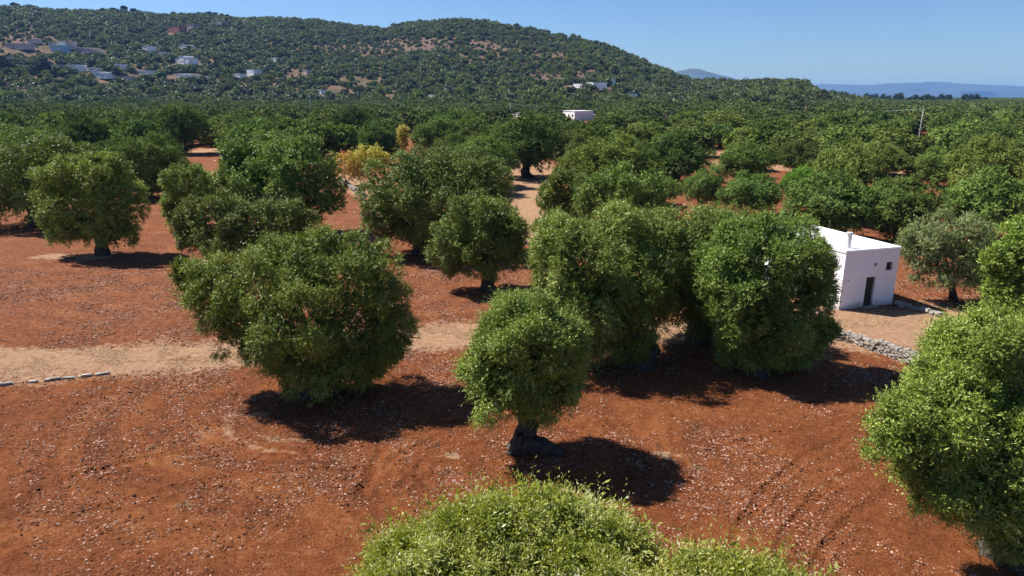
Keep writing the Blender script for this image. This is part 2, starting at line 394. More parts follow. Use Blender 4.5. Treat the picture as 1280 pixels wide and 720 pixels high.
def make_ground():
    az = np.concatenate([np.arange(-46, 46.01, .23), np.arange(50, 311, 6)])
    az = np.radians(az)
    r = [3.0]
    while r[-1] < 26000:
        k = .0065 if r[-1] < 70 else (.014 if r[-1] < 2600 else .045)
        r.append(r[-1] * (1 + k))
    r = np.array(r); na, nr = len(az), len(r)
    A, RR = np.meshgrid(az, r)
    x = (np.sin(A) * RR).ravel(); y = (np.cos(A) * RR).ravel()
    z = terrain(x, y) + np.where(RR.ravel() < 112, 1, 0) * 0
    near = RR.ravel() < 112
    z[near] += micro(x[near], y[near])
    d = RR.ravel()
    # the plain drops away a little in the far distance so the horizon stays under the mountains
    idx = np.arange(na * nr).reshape(nr, na)
    F = np.stack([idx[:-1], np.roll(idx, -1, 1)[:-1], np.roll(idx, -1, 1)[1:], idx[1:]], -1).reshape(-1, 4)
    V = np.stack([x, y, z], 1)
    c = len(V); V = np.vstack([V, [0, 0, 0]])
    F3 = np.array([[c, (i + 1) % na, i] for i in range(na)])
    F3 = np.array([[c, i, (i + 1) % na] for i in range(na)])[:, ::-1]
    tr = np.append(track_mask(x, y), 0)
    te = np.append(terrain(x, y), 0)
    dd = np.append(d, 0); xx = V[:, 0]; yy = V[:, 1]
    veg = np.clip(np.maximum((te - 1) / 6, (dd - 420) / 250), 0, 1)
    plain = np.clip((dd - 1300) / 900, 0, 1) * (te < 2)
    stony = np.clip((yy - 27) / 12, 0.25, 1) * (.5 + .7 * fbm(xx / 9, yy / 9, 3, 55))
    bare = bare_mask(xx, yy)
    veg = veg * (1 - np.clip(tr * 1.5 - .5, 0, 1))
    F = F[:, ::-1]
    me = mesh_np('ground', V, [F, F3], ground_material(), True,
                 [('track', 'POINT', tr), ('veg', 'POINT', veg), ('plain', 'POINT', plain), ('stony', 'POINT', stony), ('bare', 'POINT', bare), ('furrow', 'POINT', np.where(V[:, 1] < 120, furrow(V[:, 0], V[:, 1]), 0))])
    return tag(link('ground', me), kind='structure')
BARE = [(520, 58, 60, 12, 1), (450, 62, 60, 10, .9), (610, 62, 40, 16, .7), (680, 72, 40, 15, .6), (680, 97, 22, 9, 1), (735, 92, 18, 5, .9), (790, 70, 30, 8, .5),
        (30, 52, 30, 14, .9), (45, 66, 60, 8, .6), (225, 36, 20, 6, .7), (30, 100, 40, 5, .5), (365, 95, 22, 7, .5), (400, 82, 30, 8, .45), (1028, 116, 16, 6, 1), (930, 103, 22, 4, .9),
        (700, 55, 80, 8, .5), (460, 100, 50, 6, .4), (850, 120, 30, 4, .5), (1008, 138, 34, 5, 1), (400, 115, 60, 4, .4)]
def bare_mask(x, y):
    x = np.asarray(x, float); y = np.asarray(y, float)
    z = terrain(x, y)
    yy = np.maximum(y, 20.0)
    c = yy * cp - (z - CAM_H) * sp_; up = yy * sp_ + (z - CAM_H) * cp
    px = 640 + FPX * x / c; py = 360 - FPX * up / c
    m = np.zeros(len(x))
    for (a, b, rx, ry, k) in BARE:
        m = np.maximum(m, k * np.exp(-(((px - a) / rx) ** 2 + ((py - b) / ry) ** 2)))
    m = m * (.45 + 1.1 * fbm(x / 45, y / 45, 3, 21))
    m = m * (.35 + 1.3 * fbm(x / 10, y / 10, 2, 71))
    return np.clip(m * .95, 0, 1) * (y > 150)
make_ground()

# ------------------------------------------------------------------ far mountains
def mountains(name, prof, D, depth, seed, mat):
    P = [(at_dist(a, b, D)[0]) for a, b in prof]
    xs = np.array([p[0] for p in P]); zs = np.array([p[2] for p in P])
    gx = np.linspace(xs[0], xs[-1], 160); gz = np.interp(gx, xs, zs)
    gz = gz + (fbm(gx / 900, gx * 0, 4, seed) - .5) * .10 * gz
    gz[0] = gz[-1] = 0
    ny = 24; V = []
    for j in range(ny):
        t = j / (ny - 1); s = math.sin(PI * min(t, 1)) ** .9 if t < 1 else 0
        yy = D + (t - .5) * depth
        e = fbm(gx / 700 + j * .13, np.full_like(gx, j * .5), 4, seed + 3)
        V.append(np.stack([gx, np.full_like(gx, yy) + (e - .5) * depth * .15, np.where(s <= 0, -20, gz * s * (.8 + .4 * e if j != ny // 2 else 1))], 1))
    V = np.concatenate(V); n = len(gx)
    i = np.arange(n * ny).reshape(ny, n)
    F = np.stack([i[:-1, :-1], i[:-1, 1:], i[1:, 1:], i[1:, :-1]], -1).reshape(-1, 4)
    return tag(link(name, mesh_np(name, V, F, mat, True)), kind='structure')
mm = simple('mountain_forest', (.045, .062, .055), .95, .4, .0015)
mountains('mountains', [(960, 121), (1010, 112), (1040, 105), (1058, 105), (1078, 107), (1100, 104.5), (1130, 103.5), (1165, 103), (1200, 105), (1240, 106), (1275, 108), (1330, 107), (1450, 106), (1560, 121)], 13000, 3500, 3, mm)
mountains('hills', [(780, 121), (830, 96), (848, 89), (862, 87), (875, 88), (893, 94), (930, 104), (980, 121)], 9000, 1800, 9, mm)

# ------------------------------------------------------------------ foliage
def unit(a): return a / (np.linalg.norm(a, axis=-1, keepdims=True) + 1e-9)
def crown_mesh(name, lobes, nleaf, llen, lwid, mat, seed=0, puff=(.24, .52), droop=.42, per=8, spl=.25, inner=.14, density=1.0, shell=.5, pk=1.0, gapf=1.9, ragged=1.0, sep=.92):
    g = np.random.default_rng(seed)
    L = np.array([l[:6] for l in lobes], float)
    C, RD = L[:, :3], L[:, 3:6] * .98
    ctr = C.mean(0)
    pc, pr, po, taken = [], [], [], []
    for i in range(len(L)):
        r = RD[i].mean(); acc, accr = [], []
        n = int((34 if len(L) <= 5 else 26) * density)
        for _ in range(n * 7):
            if len(acc) >= n: break
            ui = unit(g.normal(size=3)); ri = r * g.uniform(*puff) * pk
            pi = C[i] + ui * (RD[i] - ri * g.uniform(.0, 1.0))
            if max([0] + [1.0 - np.linalg.norm((pi - C[j]) / RD[j]) for j in range(len(L)) if j != i]) > .34: continue
            if any(np.linalg.norm(pi - q_) < (ri + rq) * sep for q_, rq in zip(acc, accr)): continue
            if any(np.linalg.norm(pi - q_) < (ri + rq) * sep * .85 for q_, rq in taken): continue
            acc.append(pi); accr.append(ri); pc.append(pi[None]); pr.append(np.array([ri])); po.append(ui[None])
        taken += list(zip(acc, accr)); n = len(acc)
        n2 = int(n * ragged); u2 = unit(g.normal(size=(n2, 3)) + np.array([0, 0, .1])); r2 = r * g.uniform(.10, .22, n2)
        p2 = C[i] + u2 * (RD[i] * g.uniform(.92, 1.16, (n2, 1))); p2[:, 2] -= np.clip(-u2[:, 2], 0, 1) * r * .25
        in2 = np.zeros(n2)
        for j in range(len(L)):
            if j != i: in2 = np.maximum(in2, 1.0 - np.linalg.norm((p2 - C[j]) / RD[j], axis=1))
        k = in2 < .1
        pc.append(p2[k]); pr.append(r2[k]); po.append(u2[k])
    pc = np.concatenate(pc); pr = np.concatenate(pr); po = np.concatenate(po)
    ns = int(nleaf / per); w = pr ** 2 / (pr ** 2).sum()
    ni = int(ns * inner)
    idx = g.choice(len(pc), ns - ni, p=w)
    u = unit(g.normal(size=(ns - ni, 3)) + po[idx] * .9 + np.array([0, 0, .15]))
    o = pc[idx] + u * pr[idx][:, None] * (g.uniform(.6, 1.05, size=(ns - ni, 1)))
    # stragglers: sprigs that stick out
    lowp = pc[idx][:, 2] < C[:, 2].mean(); o[lowp, 2] -= (np.abs(g.normal(size=int(lowp.sum()))) * .35 * pr[idx][lowp])
    st = g.random(ns - ni) < .10
    o[st] += u[st] * pr[idx][st][:, None] * g.uniform(.1, .6, (int(st.sum()), 1))
    def n3(q, f, k): return (vnoise(q[:, 0] * f + 9, q[:, 1] * f + 5, k) + vnoise(q[:, 1] * f, q[:, 2] * f + 3, k + 1) + vnoise(q[:, 2] * f + 7, q[:, 0] * f, k + 2)) / 3
    fr_ = gapf / max(.5, float(RD.mean()))
    kp = (n3(o, fr_, seed) * .65 + n3(o, fr_ * 2.3, seed + 5) * .35 > .465) | (g.random(len(o)) < .10)
    o, u, idx = o[kp], u[kp], idx[kp]; no = len(o)
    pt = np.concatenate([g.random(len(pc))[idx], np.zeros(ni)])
    li = g.integers(0, len(L), ni)
    ui = unit(g.normal(size=(ni, 3))); oi = C[li] + ui * RD[li] * g.uniform(.2, .8, size=(ni, 1)) ** .6
    o = np.concatenate([o, oi]); u = np.concatenate([u, ui])
    d = unit(u * .8 + g.normal(size=o.shape) * .45 + np.array([0, 0, .28]))
    zl, zh = (C[:, 2] - RD[:, 2]).min(), (C[:, 2] + RD[:, 2]).max()
    low = np.clip(1 - (o[:, 2] - zl) / (zh - zl) * 1.6, 0, 1)
    d[:, 2] -= droop * (low * 2.2 + .15); d = unit(d)
    S = len(o); ln = spl * g.uniform(.6, 1.3, S) * np.where(g.random(S) < .12, 2.0, 1.0)
    t = (np.linspace(.1, 1, per)[None, :] + g.uniform(-.06, .06, (S, per)))
    P = o[:, None, :] + d[:, None, :] * (ln[:, None] * t)[..., None]
    D = np.repeat(d[:, None, :], per, 1)
    pp = unit(np.cross(D, g.normal(size=P.shape)))
    ax = unit(D * .75 + pp * .8)
    nn = unit(g.normal(size=P.shape) * (1 - shell) + u[:, None, :] * shell * 1.6 + np.array([0, 0, .35]))
    wv = unit(np.cross(ax, nn))
    l = llen * g.uniform(.55, 1.4, (S, per))[..., None]; wd = lwid * g.uniform(.75, 1.2, (S, per))[..., None]
    inn = np.zeros((S, 1, 1)); inn[no:] = 1; l = l * (1 + .8 * inn); wd = wd * (1 + 1.2 * inn)
    a = P; b = P + ax * l * .45 + wv * wd * .5; c = P + ax * l; e = P + ax * l * .45 - wv * wd * .5
    V = np.stack([a, b, c, e], 2).reshape(-1, 3)
    F = np.arange(len(V)).reshape(-1, 4)
    base = vnoise(o[:, 0] * .9 + 31, o[:, 1] * .9 + o[:, 2] * .7, seed)
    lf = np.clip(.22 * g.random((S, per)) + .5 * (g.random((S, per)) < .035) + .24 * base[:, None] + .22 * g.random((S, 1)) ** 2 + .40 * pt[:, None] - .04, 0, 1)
    return mesh_np(name, V, F, mat, False, [('lf', 'FACE', lf.ravel())])

def trunk_mesh(name, lobes, r0, seed=0, twigs=6, fork=.27, log=False, lean=(0, 0), mat=None, flare=1.7):
    g = np.random.default_rng(seed); mb = MB()
    L = np.array([l[:6] for l in lobes], float)
    ztop = L[:, 2].max(); zf = max(.7, ztop * fork)
    cx, cy = L[:, 0].mean() * .25 + lean[0], L[:, 1].mean() * .25 + lean[1]
    n = 18; t = np.linspace(0, 1, n)
    P = np.stack([cx * t ** 1.3 + .08 * np.sin(t * 5 + seed), cy * t ** 1.3 + .08 * np.cos(t * 4 + seed), -.15 + (zf + .15) * t], 1)
    rad = r0 * (1 + (flare - 1) * (1 - t) ** 3) * (1 - .18 * t)
    mb.tube(P, rad, 32, .22, seed, cap=False)
    top = P[-1]
    for i in range(len(L)):
        e = L[i, :3]; dist = np.linalg.norm(e - top)
        k = 6; s = np.linspace(0, 1, k)[:, None]
        a0 = top + np.array([g.uniform(-.35, .35) * r0, g.uniform(-.35, .35) * r0, -.35])
        q = a0 * (1 - s) + e * s + np.sin(s * PI) * np.array([0, 0, -.04 * dist]) + g.normal(size=(k, 3)) * .05 * dist * np.sin(s * PI)
        rr = max(.06, r0 * .5 / (1 + .12 * len(L)))
        mb.tube(q, np.linspace(rr * 1.4, rr * .35, k), 7, .08, seed + i, cap=False)
        for _ in range(twigs):
            u = unit(g.normal(size=3)); f = L[i, :3] + u * L[i, 3:6] * g.uniform(.6, .92)
            b0 = q[g.integers(2, k)]
            m_ = (b0 + f) / 2 + g.normal(size=3) * .08 * dist
            mb.tube([b0, m_, f], [rr * .35, rr * .2, rr * .06], 5, 0, 0, cap=False)
    if log:
        mb.tube([(-.1, .0, .15), (.45, -.25, .24), (.95, -.45, .2), (1.5, -.6, .08)], [.42, .34, .3, .14], 12, .28, 5, cap=False)
        mb.tube([(.2, .2, .1), (.7, .1, .22), (1.1, -.05, .1)], [.3, .24, .1], 10, .28, 9, cap=False)
        mb.tube([(-.1, -.1, .1), (-.3, -.35, .3), (-.2, -.4, .75)], [.35, .3, .12], 10, .28, 12, cap=False)
    return mb.mesh(name, mat or M['bark'], True)

GROVE = 'olive trees of the grove'
placed = []                                                     # (x, y, crown radius) of every tree standing by hand
def px_lobes(base, lob):
    bx, by = base; out = []
    for (px, py, rx, ry, dof) in lob:
        c, k = at_dist(px, py, by + dof)
        out.append((c[0] - bx, dof, c[2], rx * k, (rx + ry) / 2 * k, ry * k * 1.03))
    return out
def hand_tree(base, lob, label, nleaf, leaf, seed, r0=.42, kind='olive', name='olive_tree', cat='olive tree', group=GROVE, world=False, sc_=1, **kw):
    bx, by = base if world else ground_at(*base)
    L = px_lobes((bx, by), lob)
    if sc_ != 1:
        Am = np.array(L); mu = Am[:, :3].mean(0); L = [tuple(np.concatenate([mu + (l[:3] - mu) * sc_, l[3:] * sc_])) for l in Am]
    t = empty(name, (bx, by, 0)); tag(t, label, cat, group)
    ck = {k: kw[k] for k in ('density', 'droop', 'spl', 'inner', 'puff', 'per', 'pk', 'shell', 'gapf', 'ragged') if k in kw}
    tk = {k: kw[k] for k in ('log', 'fork', 'lean', 'twigs', 'flare') if k in kw}
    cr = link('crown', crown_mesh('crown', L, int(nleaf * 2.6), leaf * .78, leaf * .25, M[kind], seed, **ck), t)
    link('trunk', trunk_mesh('trunk', L, r0, seed, **tk), t)
    if kind == 'olive': cr.color = (1.7, 1.82, 1.5, 1)
    A = np.array(L); placed.append((bx + A[:, 0].mean(), by + A[:, 1].mean(), (np.abs(A[:, 0] - A[:, 0].mean()) + A[:, 3]).max()))
    return t

hand_tree((655, 560), [(660, 425, 60, 54, 0), (628, 478, 46, 42, -.3), (690, 478, 42, 40, .2), (655, 403, 48, 36, .3), (608, 450, 28, 40, 0), (706, 436, 28, 46, 0)],
          'round olive tree in the foreground, twisted bare trunk beside a fallen log', 90000, .125, 11, sc_=.9, r0=.36, log=True, fork=.3, lean=(.1, .1))
hand_tree((408, 490), [(430, 365, 70, 58, .5), (330, 362, 55, 46, 0), (272, 365, 34, 42, .3), (243, 352, 18, 20, 1), (370, 400, 62, 62, -1), (448, 408, 52, 55, 0), (298, 400, 38, 36, -.5),
                       (408, 438, 62, 38, -.5), (482, 385, 26, 38, .5), (395, 335, 52, 36, .8), (400, 312, 34, 20, 1.4), (395, 462, 40, 22, -.8), (450, 445, 34, 26, 0), (345, 430, 36, 28, -.6), (350, 325, 40, 26, 1.5), (456, 324, 32, 26, 1.5), (488, 432, 22, 18, 0), (225, 340, 8, 10, .6)],
          'wide olive tree standing left of the round one, leafy skirt nearly on the soil', 125000, .14, 12, r0=.6, sc_=.97).children[0].color = (2.05, 2.25, 1.6, 1)
hand_tree((795, 452), [(735, 330, 58, 54, 0), (718, 378, 46, 46, -.8), (770, 305, 50, 36, 1.5), (758, 388, 50, 42, -.5), (700, 300, 30, 28, 1), (800, 362, 40, 56, .3), (738, 415, 26, 20, -.5), (785, 424, 34, 20, 0)],
          'tall dark olive tree right behind the round one, left of the joined pair', 100000, .15, 13, r0=.75, fork=.32)
hand_tree((872, 424), [(848, 312, 50, 42, 0), (878, 294, 46, 32, 1), (850, 360, 44, 42, -.5), (880, 372, 36, 36, -.5), (906, 332, 36, 50, 0), (825, 300, 34, 32, .5), (905, 300, 34, 34, .5), (885, 396, 28, 22, 0), (820, 345, 30, 34, 0)],
          'olive tree squeezed between the dark tall one and the one hiding the white house', 80000, .16, 14, r0=.5, fork=.35)
hand_tree((938, 462), [(955, 330, 55, 46, 0), (998, 320, 38, 38, .5), (930, 370, 40, 46, -.5), (985, 378, 48, 50, 0), (958, 418, 46, 32, -.5), (1022, 352, 22, 38, .3), (1003, 428, 26, 20, 0), (1034, 414, 14, 12, 0), (922, 300, 32, 24, 1), (900, 335, 34, 40, .5), (960, 295, 34, 20, 1), (930, 436, 34, 20, -.3), (985, 440, 30, 16, .2)],
          'broad olive tree whose crown hides the left end of the white flat house', 115000, .15, 15, r0=.6, sc_=.94)
hand_tree((612, 361), [(600, 273, 42, 22, 0), (624, 288, 26, 26, 0), (569, 304, 25, 28, 0), (605, 309, 40, 28, -.5), (638, 298, 15, 26, .3)],
          'small olive tree on a thick bare trunk before the big domed one', 42000, .2, 16, r0=.42, fork=.3)
hand_tree((1262, 697), [(1215, 447, 58, 46, 1), (1250, 432, 54, 44, 1.5), (1133, 540, 48, 42, -.3), (1190, 520, 54, 54, 0), (1270, 520, 62, 62, .5), (1170, 588, 38, 42, -.5), (1225, 600, 54, 54, -.8), (1282, 620, 52, 44, -.5),
                        (1300, 452, 54, 54, 1), (1237, 636, 36, 26, -.8), (1160, 480, 18, 30, .8), (1345, 540, 70, 80, .5), (1275, 655, 50, 32, -.9)],
          'large light green olive tree cut by the right edge of the photo', 230000, .105, 17, r0=.45, spl=.24, sc_=.95, kind='olive').children[0].color = (1.8, 1.8, 1.45, 1)
hand_tree((.1, 9.5), [(560, 692, 60, 42, 0), (640, 676, 72, 42, .2), (735, 678, 60, 40, .2), (500, 716, 52, 34, 0), (788, 700, 30, 30, 0), (650, 745, 130, 60, -.3), (560, 760, 110, 60, -.8), (740, 760, 80, 60, -.8), (690, 648, 34, 24, .3), (600, 660, 34, 24, .3), (650, 850, 150, 90, -.8)],
          'pale yellow green olive crown at the bottom edge, below the round tree', 150000, .085, 18, sc_=.93, kind='young_olive', world=True, spl=.3, puff=(.2, .4), shell=.2, droop=0)
hand_tree((3.9, 8.3), [(895, 738, 50, 30, 0), (960, 750, 42, 24, 0), (860, 760, 50, 40, -.3), (930, 790, 90, 50, -.5), (1010, 765, 24, 16, 0)],
          'tips of an olive crown just showing at the bottom edge, right of the larger one', 60000, .085, 19, sc_=.92, kind='young_olive', world=True, spl=.3, r0=.3, shell=.2, droop=0)
hand_tree((525, 318), [(558, 225, 62, 32, 1.5), (500, 240, 44, 38, 0), (545, 255, 66, 38, 0), (608, 240, 30, 32, 1), (482, 268, 28, 30, -.3), (530, 282, 46, 22, 0), (585, 208, 36, 16, 3)],
          'big domed olive tree with hanging skirts, left of the small bare-trunked one', 65000, .24, 20, r0=.5)
hand_tree((300, 331), [(270, 275, 38, 26, 0), (320, 280, 46, 24, 0), (365, 278, 26, 19, .3), (237, 284, 14, 24, .5), (300, 298, 44, 20, -.5)],
          'low spreading olive tree directly behind the wide foreground one', 45000, .22, 21, r0=.45)
hand_tree((385, 290), [(345, 200, 44, 27, 1), (385, 215, 38, 34, 0), (320, 225, 38, 28, 0), (405, 240, 25, 30, 0), (350, 250, 52, 27, -.5), (302, 196, 24, 18, 1)],
          'large dark olive tree rising behind the low spreading one, yellow trees at its right', 48000, .27, 22, r0=.5)
hand_tree((250, 290), [(235, 232, 32, 22, 0), (275, 235, 30, 20, .3), (308, 236, 20, 18, .5), (222, 262, 14, 18, 0)],
          'rounded grey green olive tree beside the left shoulder of the large dark one', 30000, .25, 23, r0=.35)
hand_tree((130, 318), [(115, 225, 44, 26, 0), (75, 230, 26, 22, 0), (100, 258, 44, 30, -.3), (150, 255, 26, 30, 0), (88, 284, 26, 16, -.3), (137, 284, 28, 14, 0), (125, 208, 26, 14, .5)],
          'olive tree with a leaning trunk standing alone on the left field', 55000, .22, 24, r0=.42, fork=.3, lean=(-.3, 0))
hand_tree((44, 283), [(30, 200, 52, 28, 0), (75, 195, 30, 20, .3), (20, 240, 44, 26, 0), (60, 235, 34, 26, 0), (-30, 225, 40, 40, 0)],
          'dark olive tree at the left edge of the field, its trunk in deep shade', 42000, .25, 25, r0=.5)
hand_tree((1190, 376), [(1180, 300, 38, 26, 0), (1215, 300, 26, 24, .3), (1155, 305, 24, 24, 0), (1190, 325, 44, 22, -.3), (1222, 328, 20, 18, 0)],
          'thin grey olive tree with bare branches showing, right of the white house', 19000, .2, 26, r0=.2, kind='grey_olive', twigs=14, inner=.1).children[0].color = (1.7, 1.75, 1.7, 1)
hand_tree((1285, 400), [(1265, 330, 30, 26, 0), (1290, 300, 32, 26, .5), (1280, 360, 40, 22, -.3), (1320, 340, 40, 40, 0)],
          'light green olive tree at the right edge behind the large cut one', 26000, .22, 27, r0=.3).children[0].color = (2.0, 2.1, 1.5, 1)
hand_tree((768, 292), [(775, 238, 34, 26, 0), (812, 242, 27, 26, 0), (745, 245, 26, 22, 0), (790, 255, 46, 20, -.3)],
          'rounded olive tree above the tall dark one, by the sandy path', 32000, .26, 28)
hand_tree((707, 278), [(708, 238, 26, 20, 0), (692, 248, 16, 20, 0), (722, 255, 24, 18, -.3)],
          'bright little olive tree at the right verge of the sandy path', 20000, .26, 29, r0=.3).children[0].color = (1.8, 1.9, 1.4, 1)

# ---- shared crowns for everything farther off
def std_lobes(seed, wide=1.0):
    g = np.random.default_rng(seed); L = []
    n = g.integers(5, 8)
    for i in range(n):
        a = i / n * 2 * PI + g.uniform(-.3, .3); r = g.uniform(1.3, 2.1) * wide
        rr = g.uniform(1.25, 1.75)
        L.append((math.cos(a) * r, math.sin(a) * r, g.uniform(2.6, 4.1), rr, rr, rr * g.uniform(.85, 1.1)))
    L.append((g.uniform(-.5, .5), g.uniform(-.5, .5), 4.5, 1.9, 1.9, 1.55)); L.append((0, 0, 3.1, 2.1, 2.1, 1.7))
    return L                                                    # spans about 7 m across, 1.2 to 6 m up
VAR = {}
def variants(key, n, nleaf, leaf, wid, mat, seed, **kw):
    out = []
    for i in range(n):
        Lb = std_lobes(seed + i)
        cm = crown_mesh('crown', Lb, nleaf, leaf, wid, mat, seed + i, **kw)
        tm = trunk_mesh('trunk', Lb, .38, seed + i, twigs=0 if nleaf < 9000 else 2)
        out.append((cm, tm))
    VAR[key] = out
variants('mid', 8, 64000, .17, .058, M['far_olive'], 100, per=8, shell=.75)
variants('far', 6, 13000, .36, .17, M['far_olive'], 200, per=5, spl=.3, shell=.7)

def var_tree(key, k, x, y, w, h, label, rz=None, color=None, z=0, group=GROVE, name='olive_tree', cat='olive tree'):
    cm, tm = VAR[key][k % len(VAR[key])]
    t = empty(name, (x, y, z), random.uniform(0, 6.28) if rz is None else rz)
    q = random.uniform(.88, 1.12); t.scale = (w / 7.0 * q, w / 7.0 / q, h / 6.05); tag(t, label, cat, group)
    c = link('crown', cm, t); link('trunk', tm, t)
    color = color or (1, 1, 1); c.color = (color[0] * 1.22, color[1] * 1.32, color[2] * 1.12, 1)
    return t
# (base x, base y, crown left, crown right, crown top, variety, label, tint)
MID = [(178, 246, 140, 226, 172, 'olive tree with a short dark trunk behind the leaning one', None),
       (105, 212, 72, 138, 143, 'dark rounded olive tree behind the left field, darkest of its row', (.75, .8, .8)),
       (236, 192, 184, 248, 132, 'dark upright olive tree at the back of the small red clearing', (.72, .78, .8)),
       (663, 222, 610, 696, 144, 'dark dense olive tree where the sandy path bends away', (.75, .82, .8)),
       (785, 238, 752, 826, 176, 'olive tree behind the rounded one above the sandy path', None),
       (727, 236, 693, 762, 180, 'olive tree right of the dark dense one at the path bend', (1.1, 1.1, 1)),
       (845, 236, 808, 882, 167, 'tall olive tree left of the pale sandy gap', (.85, .9, .9)),
       (878, 266, 855, 904, 214, 'small round olive tree below the pale sandy gap', None),
       (935, 272, 898, 978, 218, 'olive tree between the sandy gap and the bright green pine', (.95, .98, 1)),
       (1035, 300, 978, 1090, 221, 'broad olive tree behind the white house on its left', (1.05, 1.05, 1.05)),
       (1128, 306, 1084, 1178, 226, 'rounded olive tree behind the right corner of the white house', (1.0, 1.02, 1)),
       (1238, 302, 1186, 1292, 214, 'big olive tree in the right row behind the thin grey one', (.95, 1, .95)),
       (935, 230, 905, 966, 180, 'olive tree between the two sandy gaps', (.85, .92, .9)),
       (998, 216, 972, 1018, 177, 'neat round olive tree right of the narrow sandy gap', (.85, .92, .9)),
       (1040, 226, 1012, 1066, 186, 'olive tree behind the bright green pine', (1, 1, 1.05)),
       (1102, 228, 1072, 1132, 184, 'olive tree left of the small red opening in the right grove', (1.15, 1.12, 1.1)),
       (1170, 234, 1140, 1204, 188, 'olive tree right of the small red opening in the right grove', (1.1, 1.1, 1)),
       (470, 206, 448, 500, 156, 'dark olive tree behind the yellow ones', (.75, .82, .85)),
       (545, 200, 508, 570, 150, 'olive tree right of the narrow yellow tree', (.9, .95, .95)),
       (590, 206, 560, 622, 160, 'olive tree above the big domed one', (.9, .95, .9)),
       (440, 188, 412, 468, 136, 'dark olive tree far behind the yellow trees', (.72, .78, .8)),
       (320, 186, 282, 352, 150, 'olive tree behind the large dark one, above its left shoulder', None),
       (20, 196, -20, 52, 160, 'pale topped olive tree behind the left edge tree', (1.1, 1.1, 1)),
       (150, 190, 128, 184, 160, 'small light olive tree between two dark ones on the left', (1.25, 1.2, 1.2)),
       (200, 224, 178, 226, 168, 'olive tree touching the left side of the red clearing', None),
       (860, 196, 868, 868, 160, None, None)]
MID = [m for m in MID if m[6 - 1]]
for i, (bx, by, x0, x1, yt, lab, tint) in enumerate(MID):
    X, Y = ground_at(bx, by)
    c, k = at_dist(bx, (yt + by) / 2, Y)
    w = (x1 - x0) * k; h = at_dist(bx, yt, Y)[0][2] - .0
    cx = at_dist((x0 + x1) / 2, yt, Y)[0][0]
    var_tree('mid' if Y < 105 else 'mid', i, (X + cx) / 2, Y, w * 1.13, max(h, 3.5), lab, color=tint)
    placed.append(((X + cx) / 2, Y, w / 2))

# ------------------------------------------------------------------ other trees and shrubs
def yellow_tree(base, lob, label, seed, n, kind='yellow', name='almond_tree', cat='tree', group=None, leaf=.26, r0=.14, **kw):
    return hand_tree(base, lob, label, n, leaf, seed, r0=r0, kind=kind, name=name, cat=cat, group=group, inner=.3, twigs=10, **kw)
yellow_tree((432, 232), [(430, 205, 16, 14, 0), (415, 212, 10, 12, 0), (445, 212, 12, 12, 0)], 'orange yellow almond tree with thin bare stems by the rubble wall', 41, 3200, group='yellow leaved trees').children[0].color = (1, .82, .9, 1)
yellow_tree((462, 232), [(465, 196, 17, 12, .5), (450, 200, 14, 14, .5), (478, 200, 9, 10, .5)], 'yellow almond tree touching the right side of the orange one', 42, 4200, group='yellow leaved trees')
yellow_tree((504, 196), [(504, 166, 7, 8, 0), (503, 178, 6, 9, 0)], 'narrow bright yellow tree farther back in the grove', 43, 1700, group='yellow leaved trees', leaf=.4)
hand_tree((890, 286), [(885, 270, 18, 11, 0), (910, 272, 20, 10, 0), (935, 274, 14, 10, 0), (955, 276, 12, 8, 0)], 'rusty brown thicket of dry shrub behind the joined olive crowns', 9000, .22, 44, r0=.08, kind='rust', name='shrub', cat='shrub', group=None, twigs=12)
hand_tree((1003, 242), [(1003, 224, 21, 12, 0), (988, 230, 12, 9, 0), (1018, 230, 10, 8, 0)], 'low bright green pine with a smooth domed crown', 22000, .25, 45, r0=.25, kind='pine', name='pine_tree', cat='pine tree', group=None, puff=(.5, .7))
hand_tree((1245, 372), [(1243, 352, 14, 12, 0), (1255, 362, 14, 10, -.3)], 'low light green bush right of the thin grey olive tree', 6000, .18, 46, r0=.06, kind='olive', name='bush', cat='bush', group=None).children[0].color = (2.2, 2.3, 1.5, 1)

# ------------------------------------------------------------------ the rest of the grove
KEEP = [(235, 196), (250, 190), (262, 184), (245, 208), (268, 200), (255, 214), (668, 215), (660, 225), (664, 240), (662, 255), (655, 285), (668, 270), (648, 296),
        (885, 207), (895, 200), (974, 206), (1133, 215), (1003, 225), (432, 205), (465, 200), (478, 196), (447, 236), (504, 168), (504, 180), (430, 240),
        (1149, 146), (1149, 152), (1149, 158), (1149, 163), (720, 146), (710, 146), (740, 148), (1000, 139), (1020, 138), (985, 141), (900, 268), (925, 268), (638, 146), (652, 143), (1127, 144), (830, 149), (240, 110),
        (420, 262), (430, 275), (440, 290), (645, 320), (270, 215), (80, 285), (200, 262), (215, 280), (165, 283), (1120, 350), (1130, 362)]
KG = [(a, b, ground_at(a, b)[1] if b > 124 else 400) for a, b in KEEP]
def blocks(x, y, w, h):
    if abs(x / y - .578) < .03 and y > 150: return 150 < y < 236 and abs(x - y * .578) < w * .5
    px0, pb, k = project(x, y, 0); _, ptop, k2 = project(x, y, h)
    hw = w / 2 / k2
    for (a, b, Yk) in KG:
        if y < Yk + 4 and abs(a - px0) < hw * .97 and ptop < b < pb - 2: return True
    return False
ang = R(14); sp = 10.9
cand = []
for i in range(-110, 111):
    for j in range(-110, 111):
        x = (i + .5 * (j % 2)) * sp; y = j * sp * .93
        x, y = x * math.cos(ang) - y * math.sin(ang), x * math.sin(ang) + y * math.cos(ang)
        x += random.uniform(-2.6, 2.6); y += random.uniform(-2.6, 2.6)
        if y < 44 or y > 1300 or abs(x) > y * .80 + 10: continue
        if terrain(np.array([x]), np.array([y]))[0] > 4: continue
        w = random.uniform(8.0, 12.4); h = random.uniform(5.4, 8.2)
        if random.random() < .12: w *= .6; h *= .75
        cand.append((y, x, w, h))
cand.sort()
HX, HY = 21.0, 46.0
